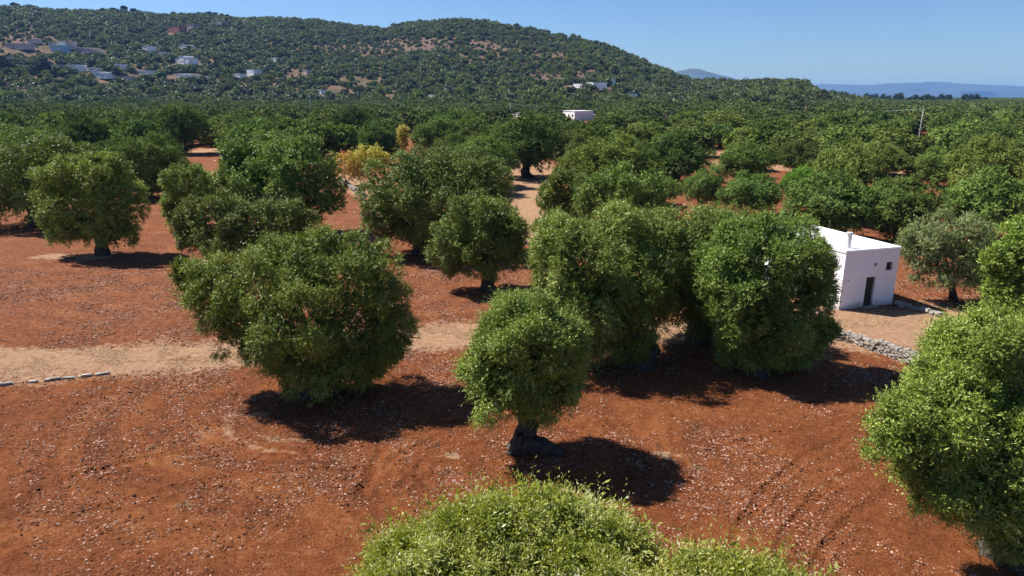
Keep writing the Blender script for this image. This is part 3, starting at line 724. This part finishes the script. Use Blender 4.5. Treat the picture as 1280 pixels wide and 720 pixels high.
house_px = [(x, y) for x in (1030, 1060, 1090, 1120) for y in (300, 340, 370, 390)]
fill = []; far_pts = []
tr_ = lambda x, y: track_mask(np.array([x]), np.array([y]))[0]
for (y, x, w, h) in cand:
    if y < 300:
        if any(math.hypot(x - a, y - b) < (r + w / 2) * .74 for a, b, r in placed): continue
        if math.hypot(x - HX, y - HY) < 11: continue
        # open red field on the left and the foreground stay empty
        px, pyb, k = project(x, y, 0)
        if pyb > 262 and px < 640: continue
        if pyb > 285: continue
        if tr_(x, y) > .2: continue
    if y < 420 and blocks(x, y, w, h): continue
    if len(fill) + len(MID) + 19 < 300: fill.append((x, y, w, h))
    else: far_pts.append((x, y, w, h))
maxy = max(f[1] for f in fill)
for i, (x, y, w, h) in enumerate(fill):
    s = x / y
    side = 'left of the red clearing' if s < -.48 else ('behind the yellow trees' if s < -.12 else ('around the bend of the sandy path' if s < .14 else ('left of the concrete pole' if s < .56 else 'right of the concrete pole')))
    dist = 'nearer rows' if y < 150 else 'farther rows'
    g_ = random.uniform(.72, 1.15)
    adj = ('small ' if w < 8 else '') + ('dark green' if g_ < .85 else ('light green' if g_ > 1.02 else 'green'))
    var_tree('mid' if y < 125 else 'far', random.randrange(6), x, y, w, h, f'{adj} olive tree in the {dist} {side}', color=(g_ * random.uniform(.95, 1.1), g_, g_ * random.uniform(.85, 1.1)))
print('fill', len(fill), 'far', len(far_pts), 'maxy', maxy)

# ---- instanced stuff: one point per tree, geometry nodes put a crown on each
def scatter(name, pts, templates, label, cat):
    P = np.array(pts, float)                                    # x y z scale_xy scale_z index
    me = bpy.data.meshes.new(name); me.vertices.add(len(P)); me.vertices.foreach_set('co', P[:, :3].astype(np.float32).ravel())
    for nm, c in (('sx', 3), ('sz', 4)):
        a = me.attributes.new(nm, 'FLOAT', 'POINT'); a.data.foreach_set('value', P[:, c].astype(np.float32))
    a = me.attributes.new('ix', 'INT', 'POINT'); a.data.foreach_set('value', P[:, 5].astype(np.int32))
    a = me.attributes.new('rz', 'FLOAT', 'POINT'); a.data.foreach_set('value', rng.uniform(0, 6.28, len(P)).astype(np.float32))
    o = link(name, me)
    ng = bpy.data.node_groups.new(name, 'GeometryNodeTree')
    ng.interface.new_socket('Geometry', in_out='INPUT', socket_type='NodeSocketGeometry')
    ng.interface.new_socket('Geometry', in_out='OUTPUT', socket_type='NodeSocketGeometry')
    gi = ng.nodes.new('NodeGroupInput'); go = ng.nodes.new('NodeGroupOutput')
    join = ng.nodes.new('GeometryNodeJoinGeometry')
    infos = []
    for tm in templates:
        to = bpy.data.objects.new('template', tm)
        oi = ng.nodes.new('GeometryNodeObjectInfo'); oi.inputs['Object'].default_value = to
        oi.inputs['As Instance'].default_value = False
        gt = ng.nodes.new('GeometryNodeGeometryToInstance'); ng.links.new(oi.outputs['Geometry'], gt.inputs[0]); infos.append(gt)
    for gt in reversed(infos): ng.links.new(gt.outputs[0], join.inputs[0])
    iop = ng.nodes.new('GeometryNodeInstanceOnPoints'); iop.inputs['Pick Instance'].default_value = True
    def at(n, t):
        a = ng.nodes.new('GeometryNodeInputNamedAttribute'); a.data_type = t; a.inputs['Name'].default_value = n
        return [s for s in a.outputs if s.enabled][0]
    cx = ng.nodes.new('ShaderNodeCombineXYZ'); s1 = at('sx', 'FLOAT'); s2 = at('sz', 'FLOAT')
    ng.links.new(s1, cx.inputs[0]); ng.links.new(s1, cx.inputs[1]); ng.links.new(s2, cx.inputs[2])
    cr = ng.nodes.new('ShaderNodeCombineXYZ'); ng.links.new(at('rz', 'FLOAT'), cr.inputs[2])
    ng.links.new(gi.outputs[0], iop.inputs['Points']); ng.links.new(join.outputs[0], iop.inputs['Instance'])
    ng.links.new(at('ix', 'INT'), iop.inputs['Instance Index'])
    ng.links.new(cr.outputs[0], iop.inputs['Rotation']); ng.links.new(cx.outputs[0], iop.inputs['Scale'])
    ng.links.new(iop.outputs[0], go.inputs[0])
    md = o.modifiers.new('scatter', 'NODES'); md.node_group = ng
    return tag(o, label, cat, kind='stuff')
t_far = [crown_mesh('grove_crown', std_lobes(300 + i), 3200, .62, .38, M['far_olive'], 300 + i, per=4, spl=.4, shell=.75) for i in range(5)]
t_hill = [crown_mesh('scrub_crown', std_lobes(400 + i), 1400, .85, .55, M['hill' if i < 4 else ('hill_bright' if i < 6 else 'hill_dry')], 400 + i, per=3, spl=.35, shell=.75) for i in range(7)]
def hill_lobes(s): return std_lobes(s)
# far grove up to 1.3 km
FP = [(x, y, float(terrain(np.array([x]), np.array([y]))[0]), w / 7 * 1.05, h / 6 * .95, random.randrange(5)) for (x, y, w, h) in far_pts]
# the open plain on the right out to 4 km, in coarser clumps
for k in range(5200):
    y = random.uniform(1200, 4200); s = random.uniform(.40, .82); x = y * s
    if terrain(np.array([x]), np.array([y]))[0] > 3: continue
    FP.append((x, y, 0, random.uniform(1.5, 3.2), random.uniform(.6, 1.1), random.randrange(5)))
# ------------------------------------------------------------------ white flat house by the track
def farmhouse():
    ax, ay = ground_at(1048.3, 387.5); bx, by = ground_at(1115, 380.2)
    W = math.hypot(bx - ax, by - ay); rz = math.atan2(by - ay, bx - ax)
    D, H = 8.6, 3.66
    t = empty('farmhouse', (ax, ay, 0), rz)
    tag(t, 'small white flat-roofed house with a dark door beside the sandy yard', 'house')
    dx0, dx1, dz = W * .44, W * .44 + .72, 1.98
    wx0, wx1, wz0, wz1 = W * .775, W * .775 + .52, 2.32, 2.86
    th = .35; mb = MB()
    def q(x0, x1, z0, z1): mb.box(((x0 + x1) / 2, th / 2, (z0 + z1) / 2), (x1 - x0, th, z1 - z0))
    q(0, dx0, -.1, H); q(dx1, wx0, -.1, H); q(wx1, W, -.1, H); q(dx0, dx1, dz, H); q(wx0, wx1, -.1, wz0); q(wx0, wx1, wz1, H)
    mb.box((th / 2, th + (D - th) / 2, H / 2 - .05), (th, D - th, H + .1)); mb.box((W - th / 2, th + (D - th) / 2, H / 2 - .05), (th, D - th, H + .1))
    mb.box((W / 2, D - th / 2, H / 2 - .05), (W - 2 * th, th, H + .1))
    mb.build('wall', M['white'], t)
    mb = MB(); mb.box((W / 2, D / 2, H + .05), (W + .10, D + .10, .10)); mb.box((W / 2, .10, H + .13), (W + .10, .2, .06)); mb.box((W - .06, D / 2 + .1, H + .13), (.2, D - .3, .06))
    rf = mb.build('roof', M['roofwhite'], t)
    mb = MB(); a = np.linspace(0, 2 * PI, 8)
    mb.tube([(0, 0, 0), (0, 0, .85)], [.15, .15], 16); c = mb.build('chimney', M['pipe'], t, True, (.95, .9, H + .1))
    mb = MB(); mb.tube([(0, 0, .84), (0, 0, .86), (0, 0, .98), (0, 0, 1.0), (0, 0, 1.005)], [.16, .2, .2, .19, .001], 16); mb.build('cap', M['pipe'], c, True)
    mb = MB(); mb.box(((dx0 + dx1) / 2, .17, dz / 2), (dx1 - dx0, .05, dz)); 
    for k in range(4): mb.box((dx0 + .09 + k * .18, .14, dz / 2), (.15, .02, dz - .16))
    dr_ = mb.build('door', M['door'], t)
    mb = MB(); mb.box((dx1 - .1, .12, 1.0), (.03, .05, .14)); mb.build('handle', M['steel'], dr_)
    mb = MB(); mb.box(((wx0 + wx1) / 2, .2, (wz0 + wz1) / 2), (wx1 - wx0, .02, wz1 - wz0)); w = mb.build('window', M['glass'], t)
    mb = MB(); cx, cz = (wx0 + wx1) / 2, (wz0 + wz1) / 2
    mb.box((cx, .17, cz), (.04, .03, wz1 - wz0)); mb.box((cx, .165, cz), (wx1 - wx0, .02, .04))
    mb.box((wx0 + .02, .16, cz), (.04, .05, wz1 - wz0)); mb.box((wx1 - .02, .16, cz), (.04, .05, wz1 - wz0)); mb.build('frame', simple('old_brown_frame', (.16, .08, .06)), w)
    mb = MB(); mb.box((W * .565, -.02, 2.78), (.17, .05, .2)); mb.box((W * .565, -.05, 2.84), (.12, .05, .05)); mb.build('vent', M['fargrey'], t)
    mb = MB(); mb.box(((dx0 + dx1) / 2, -.15, .05), (dx1 - dx0 + .2, .3, .12)); mb.build('doorstep', M['stone'], t)
farmhouse()

# ------------------------------------------------------------------ dry stone walls
def rock(g, c, s, rz):
    n = np.array([[-1, -1, -1], [1, -1, -1], [1, 1, -1], [-1, 1, -1], [-1, -1, 1], [1, -1, 1], [1, 1, 1], [-1, 1, 1]], float)
    n[4:, :2] *= g.uniform(.7, .95)
    n = n * (1 + g.uniform(-.22, .12, n.shape)) * np.array(s) / 2
    ca, sa = math.cos(rz), math.sin(rz)
    return n @ np.array([[ca, sa, 0], [-sa, ca, 0], [0, 0, 1]]) + np.array(c)
BF = [[0, 3, 2, 1], [4, 5, 6, 7], [0, 1, 5, 4], [1, 2, 6, 5], [2, 3, 7, 6], [3, 0, 4, 7]]
def stone_wall(px, height, thick, label, seed, size=.3, gap=0.0, rows=None):
    g = np.random.default_rng(seed); P = gpts(px); mb = MB()
    seg = np.linalg.norm(np.diff(P, axis=0), axis=1); cum = np.concatenate([[0], np.cumsum(seg)]); Lt = cum[-1]
    rows = rows or max(1, int(height / (size * .5)))
    for r in range(rows):
        s = g.uniform(0, size)
        while s < Lt:
            ln = size * g.uniform(.7, 1.6)
            x = np.interp(s, cum, P[:, 0]); y = np.interp(s, cum, P[:, 1])
            i = min(np.searchsorted(cum, s, 'right') - 1, len(P) - 2); dxy = P[i + 1] - P[i]; rz = math.atan2(dxy[1], dxy[0])
            local = height * (.75 + .5 * fbm(np.array([s / 2.5]), np.array([seed * 3.]), 2, seed)[0])
            z = (r + .5) * height / rows
            if z < local and g.random() > gap:
                nacross = 2 if thick > .35 else 1
                for q in range(nacross):
                    off = ((q + .5) / nacross - .5) * thick
                    c = (x - math.sin(rz) * off + g.uniform(-.03, .03), y + math.cos(rz) * off, z + g.uniform(-.03, .03))
                    mb.add(rock(g, c, (ln, thick / nacross * g.uniform(.8, 1.15), height / rows * g.uniform(.85, 1.25)), rz + g.uniform(-.12, .12)), BF)
            s += ln * .97
    return tag(mb.build('stone_wall', M['stone'], None), label, 'stone wall', 'dry stone walls')
stone_wall([(-60, 484), (0, 481), (60, 475), (110, 470), (136, 466)], .08, .26, 'single row of flat stones edging the sandy track at the left', 1, .36, .08, 1)
stone_wall([(1012, 416), (1040, 422), (1066, 428), (1092, 437), (1120, 447), (1150, 458), (1185, 470)], .62, .5, 'grey dry stone wall curving between the sandy yard and the red soil', 2, .2)
stone_wall([(596, 296), (630, 300), (655, 305), (700, 312), (740, 318)], .35, .4, 'low broken stone wall behind the small bare-trunked olive tree', 3, .3, .15)
stone_wall([(1121, 382), (1140, 386), (1158, 391), (1174, 396)], .28, .35, 'short row of pale stones at the right corner of the white house', 4, .35, .1, 2)
stone_wall([(425, 226), (440, 236), (456, 247)], .5, .7, 'heaped rubble wall under the yellow trees', 5, .4, .1)

# ------------------------------------------------------------------ gravel and dry grass
def gravel():
    g = np.random.default_rng(5); n = 420000
    d = 9 + 43 * g.random(n) ** .8; a = g.uniform(-.72, .72, n)
    x = np.sin(a) * d / np.cos(a) * .95; y = d
    dn = fbm(x / 3, y / 3, 3, 61) * .6 + fbm(x / .8, y / .8, 2, 66) * .4
    dn = dn - .05 * furrow(x, y)
    k = (g.random(n) < np.clip((dn - .44) * 3.2, .04, .7)) & (track_mask(x, y) < .75)
    x, y = x[k], y[k]; n = len(x)
    clod = g.random(n) < .48
    s = np.where(clod, .014 + .045 * g.random(n) ** 3, .008 + .032 * g.random(n) ** 4.5) + .0005 * y
    base = np.array([[1, 0, 0], [0, 1, 0], [-1, 0, 0], [0, -1, 0], [0, 0, .4], [0, 0, -.4]], float)
    V = base[None] * s[:, None, None] * g.uniform(.6, 1.5, (n, 6, 3))
    r = g.uniform(0, 6.28, n); ca, sa = np.cos(r)[:, None], np.sin(r)[:, None]
    X = V[..., 0] * ca - V[..., 1] * sa + x[:, None]; Y = V[..., 0] * sa + V[..., 1] * ca + y[:, None]
    Z = V[..., 2] + (micro(x, y) + s * .25)[:, None]
    V = np.stack([X, Y, Z], -1).reshape(-1, 3)
    f = np.array([[0, 1, 4], [1, 2, 4], [2, 3, 4], [3, 0, 4], [1, 0, 5], [2, 1, 5], [3, 2, 5], [0, 3, 5]])
    F = (np.arange(n)[:, None, None] * 6 + f[None]).reshape(-1, 3)
    me = mesh_np('gravel', V, F, M['pebble']); me.materials.append(M['clod'])
    me.polygons.foreach_set('material_index', np.repeat(clod.astype(np.int32), 8))
    tag(link('gravel', me), 'pale pebbles and clods strewn over the red soil', 'gravel', kind='stuff')
gravel()
def dry_grass():
    g = np.random.default_rng(15); n = 60000
    t = g.uniform(0, 1, n); P = T1; seg = np.linalg.norm(np.diff(P, axis=0), axis=1); cum = np.concatenate([[0], np.cumsum(seg)])
    s = t * cum[-1]; x = np.interp(s, cum, P[:, 0]) + g.normal(0, 1.5, n); y = np.interp(s, cum, P[:, 1]) + g.normal(0, 1.5, n)
    k = fbm(x / 1.2, y / 1.2, 3, 91) > .52; x, y = x[k], y[k]
    # a few tufts out on the soil
    cl = [ground_at(px, py) for px, py in [(228, 634), (565, 567), (828, 569), (330, 520), (300, 512), (345, 548), (870, 585), (1010, 430), (420, 575), (190, 560), (140, 520)]]
    for (cx, cy) in cl:
        m = 90; x = np.append(x, cx + g.normal(0, .16, m)); y = np.append(y, cy + g.normal(0, .13, m))
    n = len(x); h = g.uniform(.04, .13, n); a = g.uniform(0, 6.28, n); le = g.uniform(.3, 1.4, n) * h
    z = micro(x, y)
    b0 = np.stack([x, y, z], 1); w = np.stack([np.cos(a), np.sin(a), a * 0], 1) * .009
    tip = b0 + np.stack([np.cos(a * 3) * le, np.sin(a * 3) * le, h], 1)
    V = np.stack([b0 - w, b0 + w, tip], 1).reshape(-1, 3)
    tag(link('dry_grass', mesh_np('dry_grass', V, np.arange(len(V)).reshape(-1, 3), M['straw'])), 'straw coloured dry grass along the sandy track', 'dry grass', kind='stuff')
dry_grass()

# ------------------------------------------------------------------ poles and wires
tips = {}
def pole(px, py_base, top_py, label, dist=None, h=None, big=True):
    if dist is None: X, Y = ground_at(px, py_base)
    else: c, k = at_dist(px, 130, dist); X, Y = c[0], dist
    z0 = float(terrain(np.array([X]), np.array([Y]))[0])
    H = at_dist(px, top_py, Y)[0][2] - z0
    t = empty('utility_pole', (X, Y, z0), R(20)); tag(t, label, 'utility pole', 'poles of the power line')
    mb = MB(); mb.tube([(0, 0, -.5), (0, 0, H * .5), (0, 0, H)], [.24, .19, .14], 8); mb.build('post', M['concrete'], t, True)
    mb = MB(); mb.box((0, 0, H - .35), (2.2, .14, .14)); mb.box((0, 0, H - 1.5), (1.0, .12, .12)); ca = mb.build('crossarm', M['steel'], t)
    for x in (-1.0, 0, 1.0):
        mb = MB(); mb.tube([(x, 0, H - .28), (x, 0, H - .2), (x, 0, H - .1), (x, 0, H - .02)], [.04, .09, .09, .05], 8); mb.build('insulator', M['glass'], ca, True)
    tips[px] = (X, Y, z0 + H)
    return t
pole(1149, 171, 136, 'pale concrete power pole rising from the grove on the right')
pole(638, 0, 129, 'distant power pole left of the small white house in the middle', dist=385)
pole(388, 0, 117, 'distant power pole at the foot of the wooded hill on the left', dist=400)
pole(911, 0, 129, 'small far power pole below the flat-topped spur', dist=470)
def wire(a, b, sag, label, off=0.0):
    a = np.array(a); b = np.array(b); t = np.linspace(0, 1, 24)[:, None]
    P = a * (1 - t) + b * t; P[:, 2] -= (4 * t * (1 - t))[:, 0] * sag
    P[:, 0] += off * .6; P[:, 1] += off
    mb = MB(); mb.tube(P, [.035] * 24, 5, cap=False)
    tag(mb.build('power_cable', M['cable'], None), label, 'cable', 'cables of the power line')
wire(tips[1149], tips[638], 5.0, 'power cable sagging between the pale concrete pole and the middle pole')
wire(tips[638], tips[388], 4.0, 'power cable between the middle pole and the left pole')
wire(tips[1149], tips[911], 3.0, 'power cable from the pale concrete pole to the small far pole')
wire(tips[388], (tips[388][0] - 60, tips[388][1] - 60, 22), 3.0, 'power cable running up to the left from the left pole')

# ------------------------------------------------------------------ far buildings
VIL = []
def villa(px, py, wpx, hpx, label, mat='farwhite', boxes=None, roof=None, dist=None, name='villa', cat='house', wins=3):
    """px,py: middle of the base; sizes in pixels become metres at its distance"""
    if dist: c, k = at_dist(px, py, dist); X, Y, Z = c[0], dist, float(terrain(np.array([c[0]]), np.array([dist]))[0])
    else:
        X, Y, Z = terrain_at(px, py); _, _, k = project(X, Y, Z)
    W = wpx * k * 1.35; H = max(hpx * k, 2.6); VIL.append((X, Y, W))
    t = empty(name, (X, Y, Z - 1), -math.atan2(X, Y) - R(62)); tag(t, label, cat)
    H += 1
    boxes = boxes or [(0, 1, 1)]
    wl = MB(); rf = MB(); D = max(6, min(W * .6, 14))
    spans = []
    for (c, w, h) in boxes:
        bw = w * W; bx = c * W; bh = 1 + (H - 1) * h
        wl.box((bx, 0, bh / 2), (bw, D * (.8 + .2 * h), bh)); rf.box((bx, 0, bh + .15), (bw + .5, D * (.8 + .2 * h) + .5, .3)); spans.append((bx, bw, bh, D * (.8 + .2 * h)))
    wl.build('wall', M[mat], t)
    r = rf.build('roof', M[roof or mat], t)
    for (bx, bw, bh, dd) in spans:
        nw = max(1, min(wins, int(bw / 3.5)))
        fl = max(1, int((bh - 1) / 3.2))
        for i in range(nw):
            for f in range(fl):
                mb = MB(); mb.box((bx - bw / 2 + (i + .5) * bw / nw, -dd / 2 - .02, 1 + (f + .55) * (bh - 1) / fl), (min(1.6, bw / nw * .45), .1, min(1.4, (bh - 1) / fl * .5)))
                mb.build('window', M['farwin'], t)
    return t, W, H
villa(79, 62, 30, 9, 'long pale building with two storeys on the upper left slope', 'farpink', [(-.1, .8, .9), (.3, .4, 1)])
villa(76, 65, 16, 7, 'pale blue block in front of the long two storey building', 'farblue')
villa(112, 66, 30, 6, 'low pinkish terrace stepping down right of the long pale building', 'farpink', [(-.25, .5, 1), (.1, .4, .75), (.4, .25, .5)])
villa(185, 66, 20, 7, 'white villa with a stepped roofline under the dark upper wood', 'farwhite', [(-.25, .5, .5), (.2, .45, 1)])
villa(234, 62, 14, 5, 'small white villa half hidden in the upper wood', 'farwhite', [(0, 1, .8), (.1, .4, 1)])
villa(234, 80, 24, 9, 'large white villa with a raised centre below the small one', 'farwhite', [(0, 1, .72), (0, .35, 1)])
villa(346, 77, 11, 4, 'lone white house at the right end of the villas', 'farwhite')
villa(185, 94, 18, 5, 'white bungalow among trees in the middle of the village', 'farwhite')
villa(300, 97, 12, 4, 'low white house, left one of a neighbouring pair on the slope', 'farwhite')
villa(318, 94, 13, 6, 'white cubic house, right one of a neighbouring pair on the slope', 'farwhite')
villa(233, 97, 26, 4, 'long low white building below the large white villa', 'farwhite', [(-.25, .5, 1), (.25, .5, .7)])
villa(96, 89, 18, 7, 'white house with a flat roof among dark trees on the lower left', 'farwhite', [(-.2, .6, .8), (.25, .4, 1)])
villa(132, 98, 20, 7, 'grey white house nearest the grove on the left', 'farwhite', [(-.2, .6, 1), (.3, .4, .7)])
villa(72, 87, 24, 5, 'brownish stone building left of the flat roofed white house', 'fargrey')
villa(137, 72, 11, 3, 'small white shed above the village', 'farwhite')
villa(24, 86, 18, 4, 'low white house between the dark trees at the left edge', 'farwhite')
villa(111, 79, 8, 3, 'tiny white cottage on the slope under the pinkish terrace', 'farwhite')
villa(240, 112, 7, 4, 'tiny white hut at the foot of the slope', 'farwhite')
for (vx_, vy_, vw_, vh_, vl_) in [(8, 77, 12, 5, 'pale house at the extreme left below the bare patch'), (54, 80, 10, 4, 'small pale house between the red roofs and the brownish stone building'), (118, 89, 9, 4, 'tiny pale house between two larger ones of the lower village'),
        (151, 86, 10, 5, 'small pale house above the middle bungalow'), (160, 100, 12, 4, 'low pale house at the bottom of the village'), (206, 70, 10, 4, 'small pale house between the stepped villa and the large one'),
        (262, 100, 9, 4, 'small white house at the bottom right of the village'), (384, 92, 8, 4, 'tiny pale house standing alone on the scrubby slope'), (446, 78, 7, 4, 'tiny pale hut high on the middle slope'), (402, 117, 8, 4, 'tiny pale house at the foot of the middle slope')]:
    villa(vx_, vy_, vw_, vh_, vl_, 'farwhite' if vx_ % 4 else 'farpink')
villa(222, 41, 20, 7, 'reddish house high in the dark wood', 'farred')
villa(242, 39, 14, 7, 'grey stone house right of the reddish house', 'fargrey')
villa(276, 34, 22, 7, 'grey building just under the skyline on the left hill', 'fargrey', [(-.1, .8, .8), (.2, .3, 1)])
villa(181, 21, 18, 5, 'pale building on the ridge line', 'farpink')
villa(30, 62, 18, 6, 'red roofed house on the bare patch at the far left', 'farpink', roof='farred')
villa(15, 60, 10, 5, 'small pink house left of the red roofed one', 'farpink')
villa(44, 54, 12, 4, 'second red roofed house higher on the bare patch', 'farpink', roof='farred')
villa(733, 111, 50, 7, 'long white farm complex on the hill foot', 'farwhite', [(-.38, .24, .45), (-.15, .26, .8), (.12, .3, .65), (.38, .26, .95)], wins=4)
villa(764, 108, 5, 8, 'slim white tower at the right end of the farm complex', 'farwhite', name='tower', cat='tower')
villa(779, 122, 26, 4, 'low white house below the farm complex on its right', 'farwhite', [(-.2, .5, .8), (.25, .5, 1)])
villa(720, 151, 32, 11, 'white cubic house standing at the back of the middle grove', 'farwhite', [(-.35, .3, .75), (.12, .7, 1)], dist=395)
villa(742, 150, 14, 5, 'open grey shed joined to the right of the white cubic house', 'fargrey', dist=400, name='shed', cat='shed')
villa(652, 146, 18, 6, 'grey white house near the middle power pole', 'farwhite', [(-.2, .5, .7), (.25, .5, 1)], dist=430)
villa(830, 151, 14, 5, 'tan stone wall block in the middle grove', 'fargrey', dist=380, name='ruin', cat='ruin')
villa(1127, 148, 8, 6, 'small grey hut left of the pale concrete pole', 'fargrey', dist=420, name='hut', cat='hut')
villa(543, 133, 10, 4, 'tiny white house at the hill foot left of the middle pole', 'farwhite', dist=650)
villa(1072, 126, 12, 5, 'pale building at the tip of the spur beside the dark conifers', 'fargrey', dist=900)

def clear(p):
    for (vx, vy, vw) in VIL:
        vd = math.hypot(vx, vy); al = (p[0] * vx + p[1] * vy) / vd - vd; ac = abs(p[0] * vy - p[1] * vx) / vd
        if ac < vw * .5 + 3 and -26 < al < 14: return False
    return True
FP = [p for p in FP if clear(p)]
scatter('far_grove', FP, t_far, 'mass of distant olive crowns filling the plain up to the hills', 'olive grove')
# wooded hill
HP = []
n = 72000
d = np.sqrt(rng.uniform(330 ** 2, 1760 ** 2, n)); a = rng.uniform(-.72, .60, n)
x = np.sin(a) * d; y = np.cos(a) * d; z = terrain(x, y); bm_ = bare_mask(x, y)
dr = np.interp(a, DRa, DRd)
keep = (z > 2.5) & (d < dr * 1.06)
dens = (.12 + 1.15 * fbm(x / 90, y / 90, 3, 12)) * (1 - .30 * np.clip(bm_ * 1.6, 0, 1))
keep &= rng.random(n) < dens * .8
hix = rng.choice(7, n, p=[.2, .2, .2, .2, .07, .06, .07])
sz = rng.uniform(.55, 1.25, n) * np.where(rng.random(n) < .3, .6, 1.05) * np.where(hix == 6, .6, 1) * (1.0 + .35 * (d / 1500)) * (1 - .5 * np.clip(bm_ * 1.5, 0, 1))
HPX = np.stack([x, y, z - .8, sz, sz * rng.uniform(.75, 1.1, n), hix], 1)[keep]
for (vx, vy, vw) in VIL:
    vd = math.hypot(vx, vy); ux, uy = vx / vd, vy / vd
    al = (x * ux + y * uy) - vd; ac = np.abs(x * uy - y * ux)
    keep &= ~((np.abs(al) < vw * .5 + 4) & (ac < vw * .5 + 1)) & ~((al < 0) & (al > -24) & (ac < vw * .5 + 1))
HPX = np.stack([x, y, z - .8, sz, sz * rng.uniform(.75, 1.1, n), hix], 1)[keep]
print('hill trees', len(HPX))
scatter('hill_woodland', HPX, t_hill, 'dark wood and scrub covering the hillsides', 'woodland')

# ------------------------------------------------------------------ conifers far away
def cyp_mesh(kind, seed):
    g = np.random.default_rng(seed); L = []
    if kind == 'cypress':
        for i in range(6): L.append((0, 0, 1.5 + i * 1.6, 1.25 * (1 - i * .13), 1.25 * (1 - i * .13), 1.6))
    elif kind == 'round':
        for i in range(6): L.append((g.uniform(-1.8, 1.8), g.uniform(-1.8, 1.8), g.uniform(2.5, 8), g.uniform(1.8, 2.6), g.uniform(1.8, 2.6), g.uniform(1.8, 2.6)))
    else:
        for i in range(6): L.append((g.uniform(-2.2, 2.2), g.uniform(-1.8, 1.8), g.uniform(7.2, 8.2), 1.9, 1.9, 1.0))
    return (crown_mesh('crown', L, 2600, .8, .4, M['cypress'], seed, per=4, spl=.4, droop=0), trunk_mesh('trunk', L, .28, seed, twigs=0, fork=.1 if kind != 'umbrella' else .7))
CY = {k: [cyp_mesh(k, 70 + i) for i in range(2)] for k in ('cypress', 'round', 'umbrella')}
def conifer(kind, X, Y, Z, s, label, group, name, cat):
    cm, tm = random.choice(CY[kind]); t = empty(name, (X, Y, Z - .5), random.uniform(0, 6)); t.scale = (s, s, s); tag(t, label, cat, group)
    link('crown', cm, t); link('trunk', tm, t)
for i in range(36):
    px = random.uniform(1052, 1236); D = 1080 + random.uniform(-60, 90)
    c, k = at_dist(px, 124, D); hgt = random.uniform(12, 17.5) * (1.1 - (px - 1050) / 900)
    conifer('round', c[0], D, 0, hgt / 10, 'dark conifer in the far row along the foot of the blue mountains', 'row of far dark conifers', 'conifer_tree', 'conifer')
for (px, py, s, lab) in [(11, 92, 2.1, 'dark tree standing tall at the left edge of the village'), (53, 92, 2.0, 'wide dark tree between the low white house and the stone building'), (267, 92, 1.5, 'dark tree between the large white villa and the slope pair'),
                         (148, 98, 1.4, 'dark tree right of the grey white house nearest the grove')]:
    X, Y, Z = terrain_at(px, py); conifer('round', X, Y, Z, s, lab, None, 'conifer_tree', 'conifer')
for (px, py, s, lab) in [(694, 127, 1.0, 'slender dark cypress below the red earth patch'), (572, 116, .9, 'dark cypress on the lower middle slope'), (514, 118, .9, 'dark cypress on the left of the middle slope')]:
    X, Y, Z = terrain_at(px, py); conifer('cypress', X, Y, Z, s, lab, None, 'cypress_tree', 'cypress')
for (px, s) in [(18, 1.5), (24, 1.3), (130, 1.2), (143, 1.3), (157, 1.7), (167, 1.4), (262, 1.2), (270, 1.3), (277, 1.2), (285, 1.2), (498, .9), (514, 1.0)]:
    sy = np.interp(px, [a for a, b in SKY], [b for a, b in SKY]); X, Y, Z = terrain_at(px, sy + 3)
    conifer('umbrella', X, Y, Z, s, 'umbrella pine standing out on the skyline of the left hill' if px < 400 else 'umbrella pine on the skyline near the middle summit', 'umbrella pines on the ridge', 'umbrella_pine', 'pine tree')

# ------------------------------------------------------------------ haze
hz = bpy.data.materials.new('haze'); hz.use_nodes = True; nt = hz.node_tree; nt.nodes.clear()
ho = nt.nodes.new('ShaderNodeOutputMaterial'); pv = nt.nodes.new('ShaderNodeVolumePrincipled')
pv.inputs['Color'].default_value = (.26, .52, 1.0, 1); pv.inputs['Density'].default_value = 0.00006; pv.inputs['Anisotropy'].default_value = 0.0
nt.links.new(pv.outputs[0], ho.inputs['Volume'])
mb = MB(); mb.box((0, 0, 112), (54000, 54000, 232)); tag(mb.build('haze', hz), 'thin blue haze over the plain', 'haze', kind='stuff')
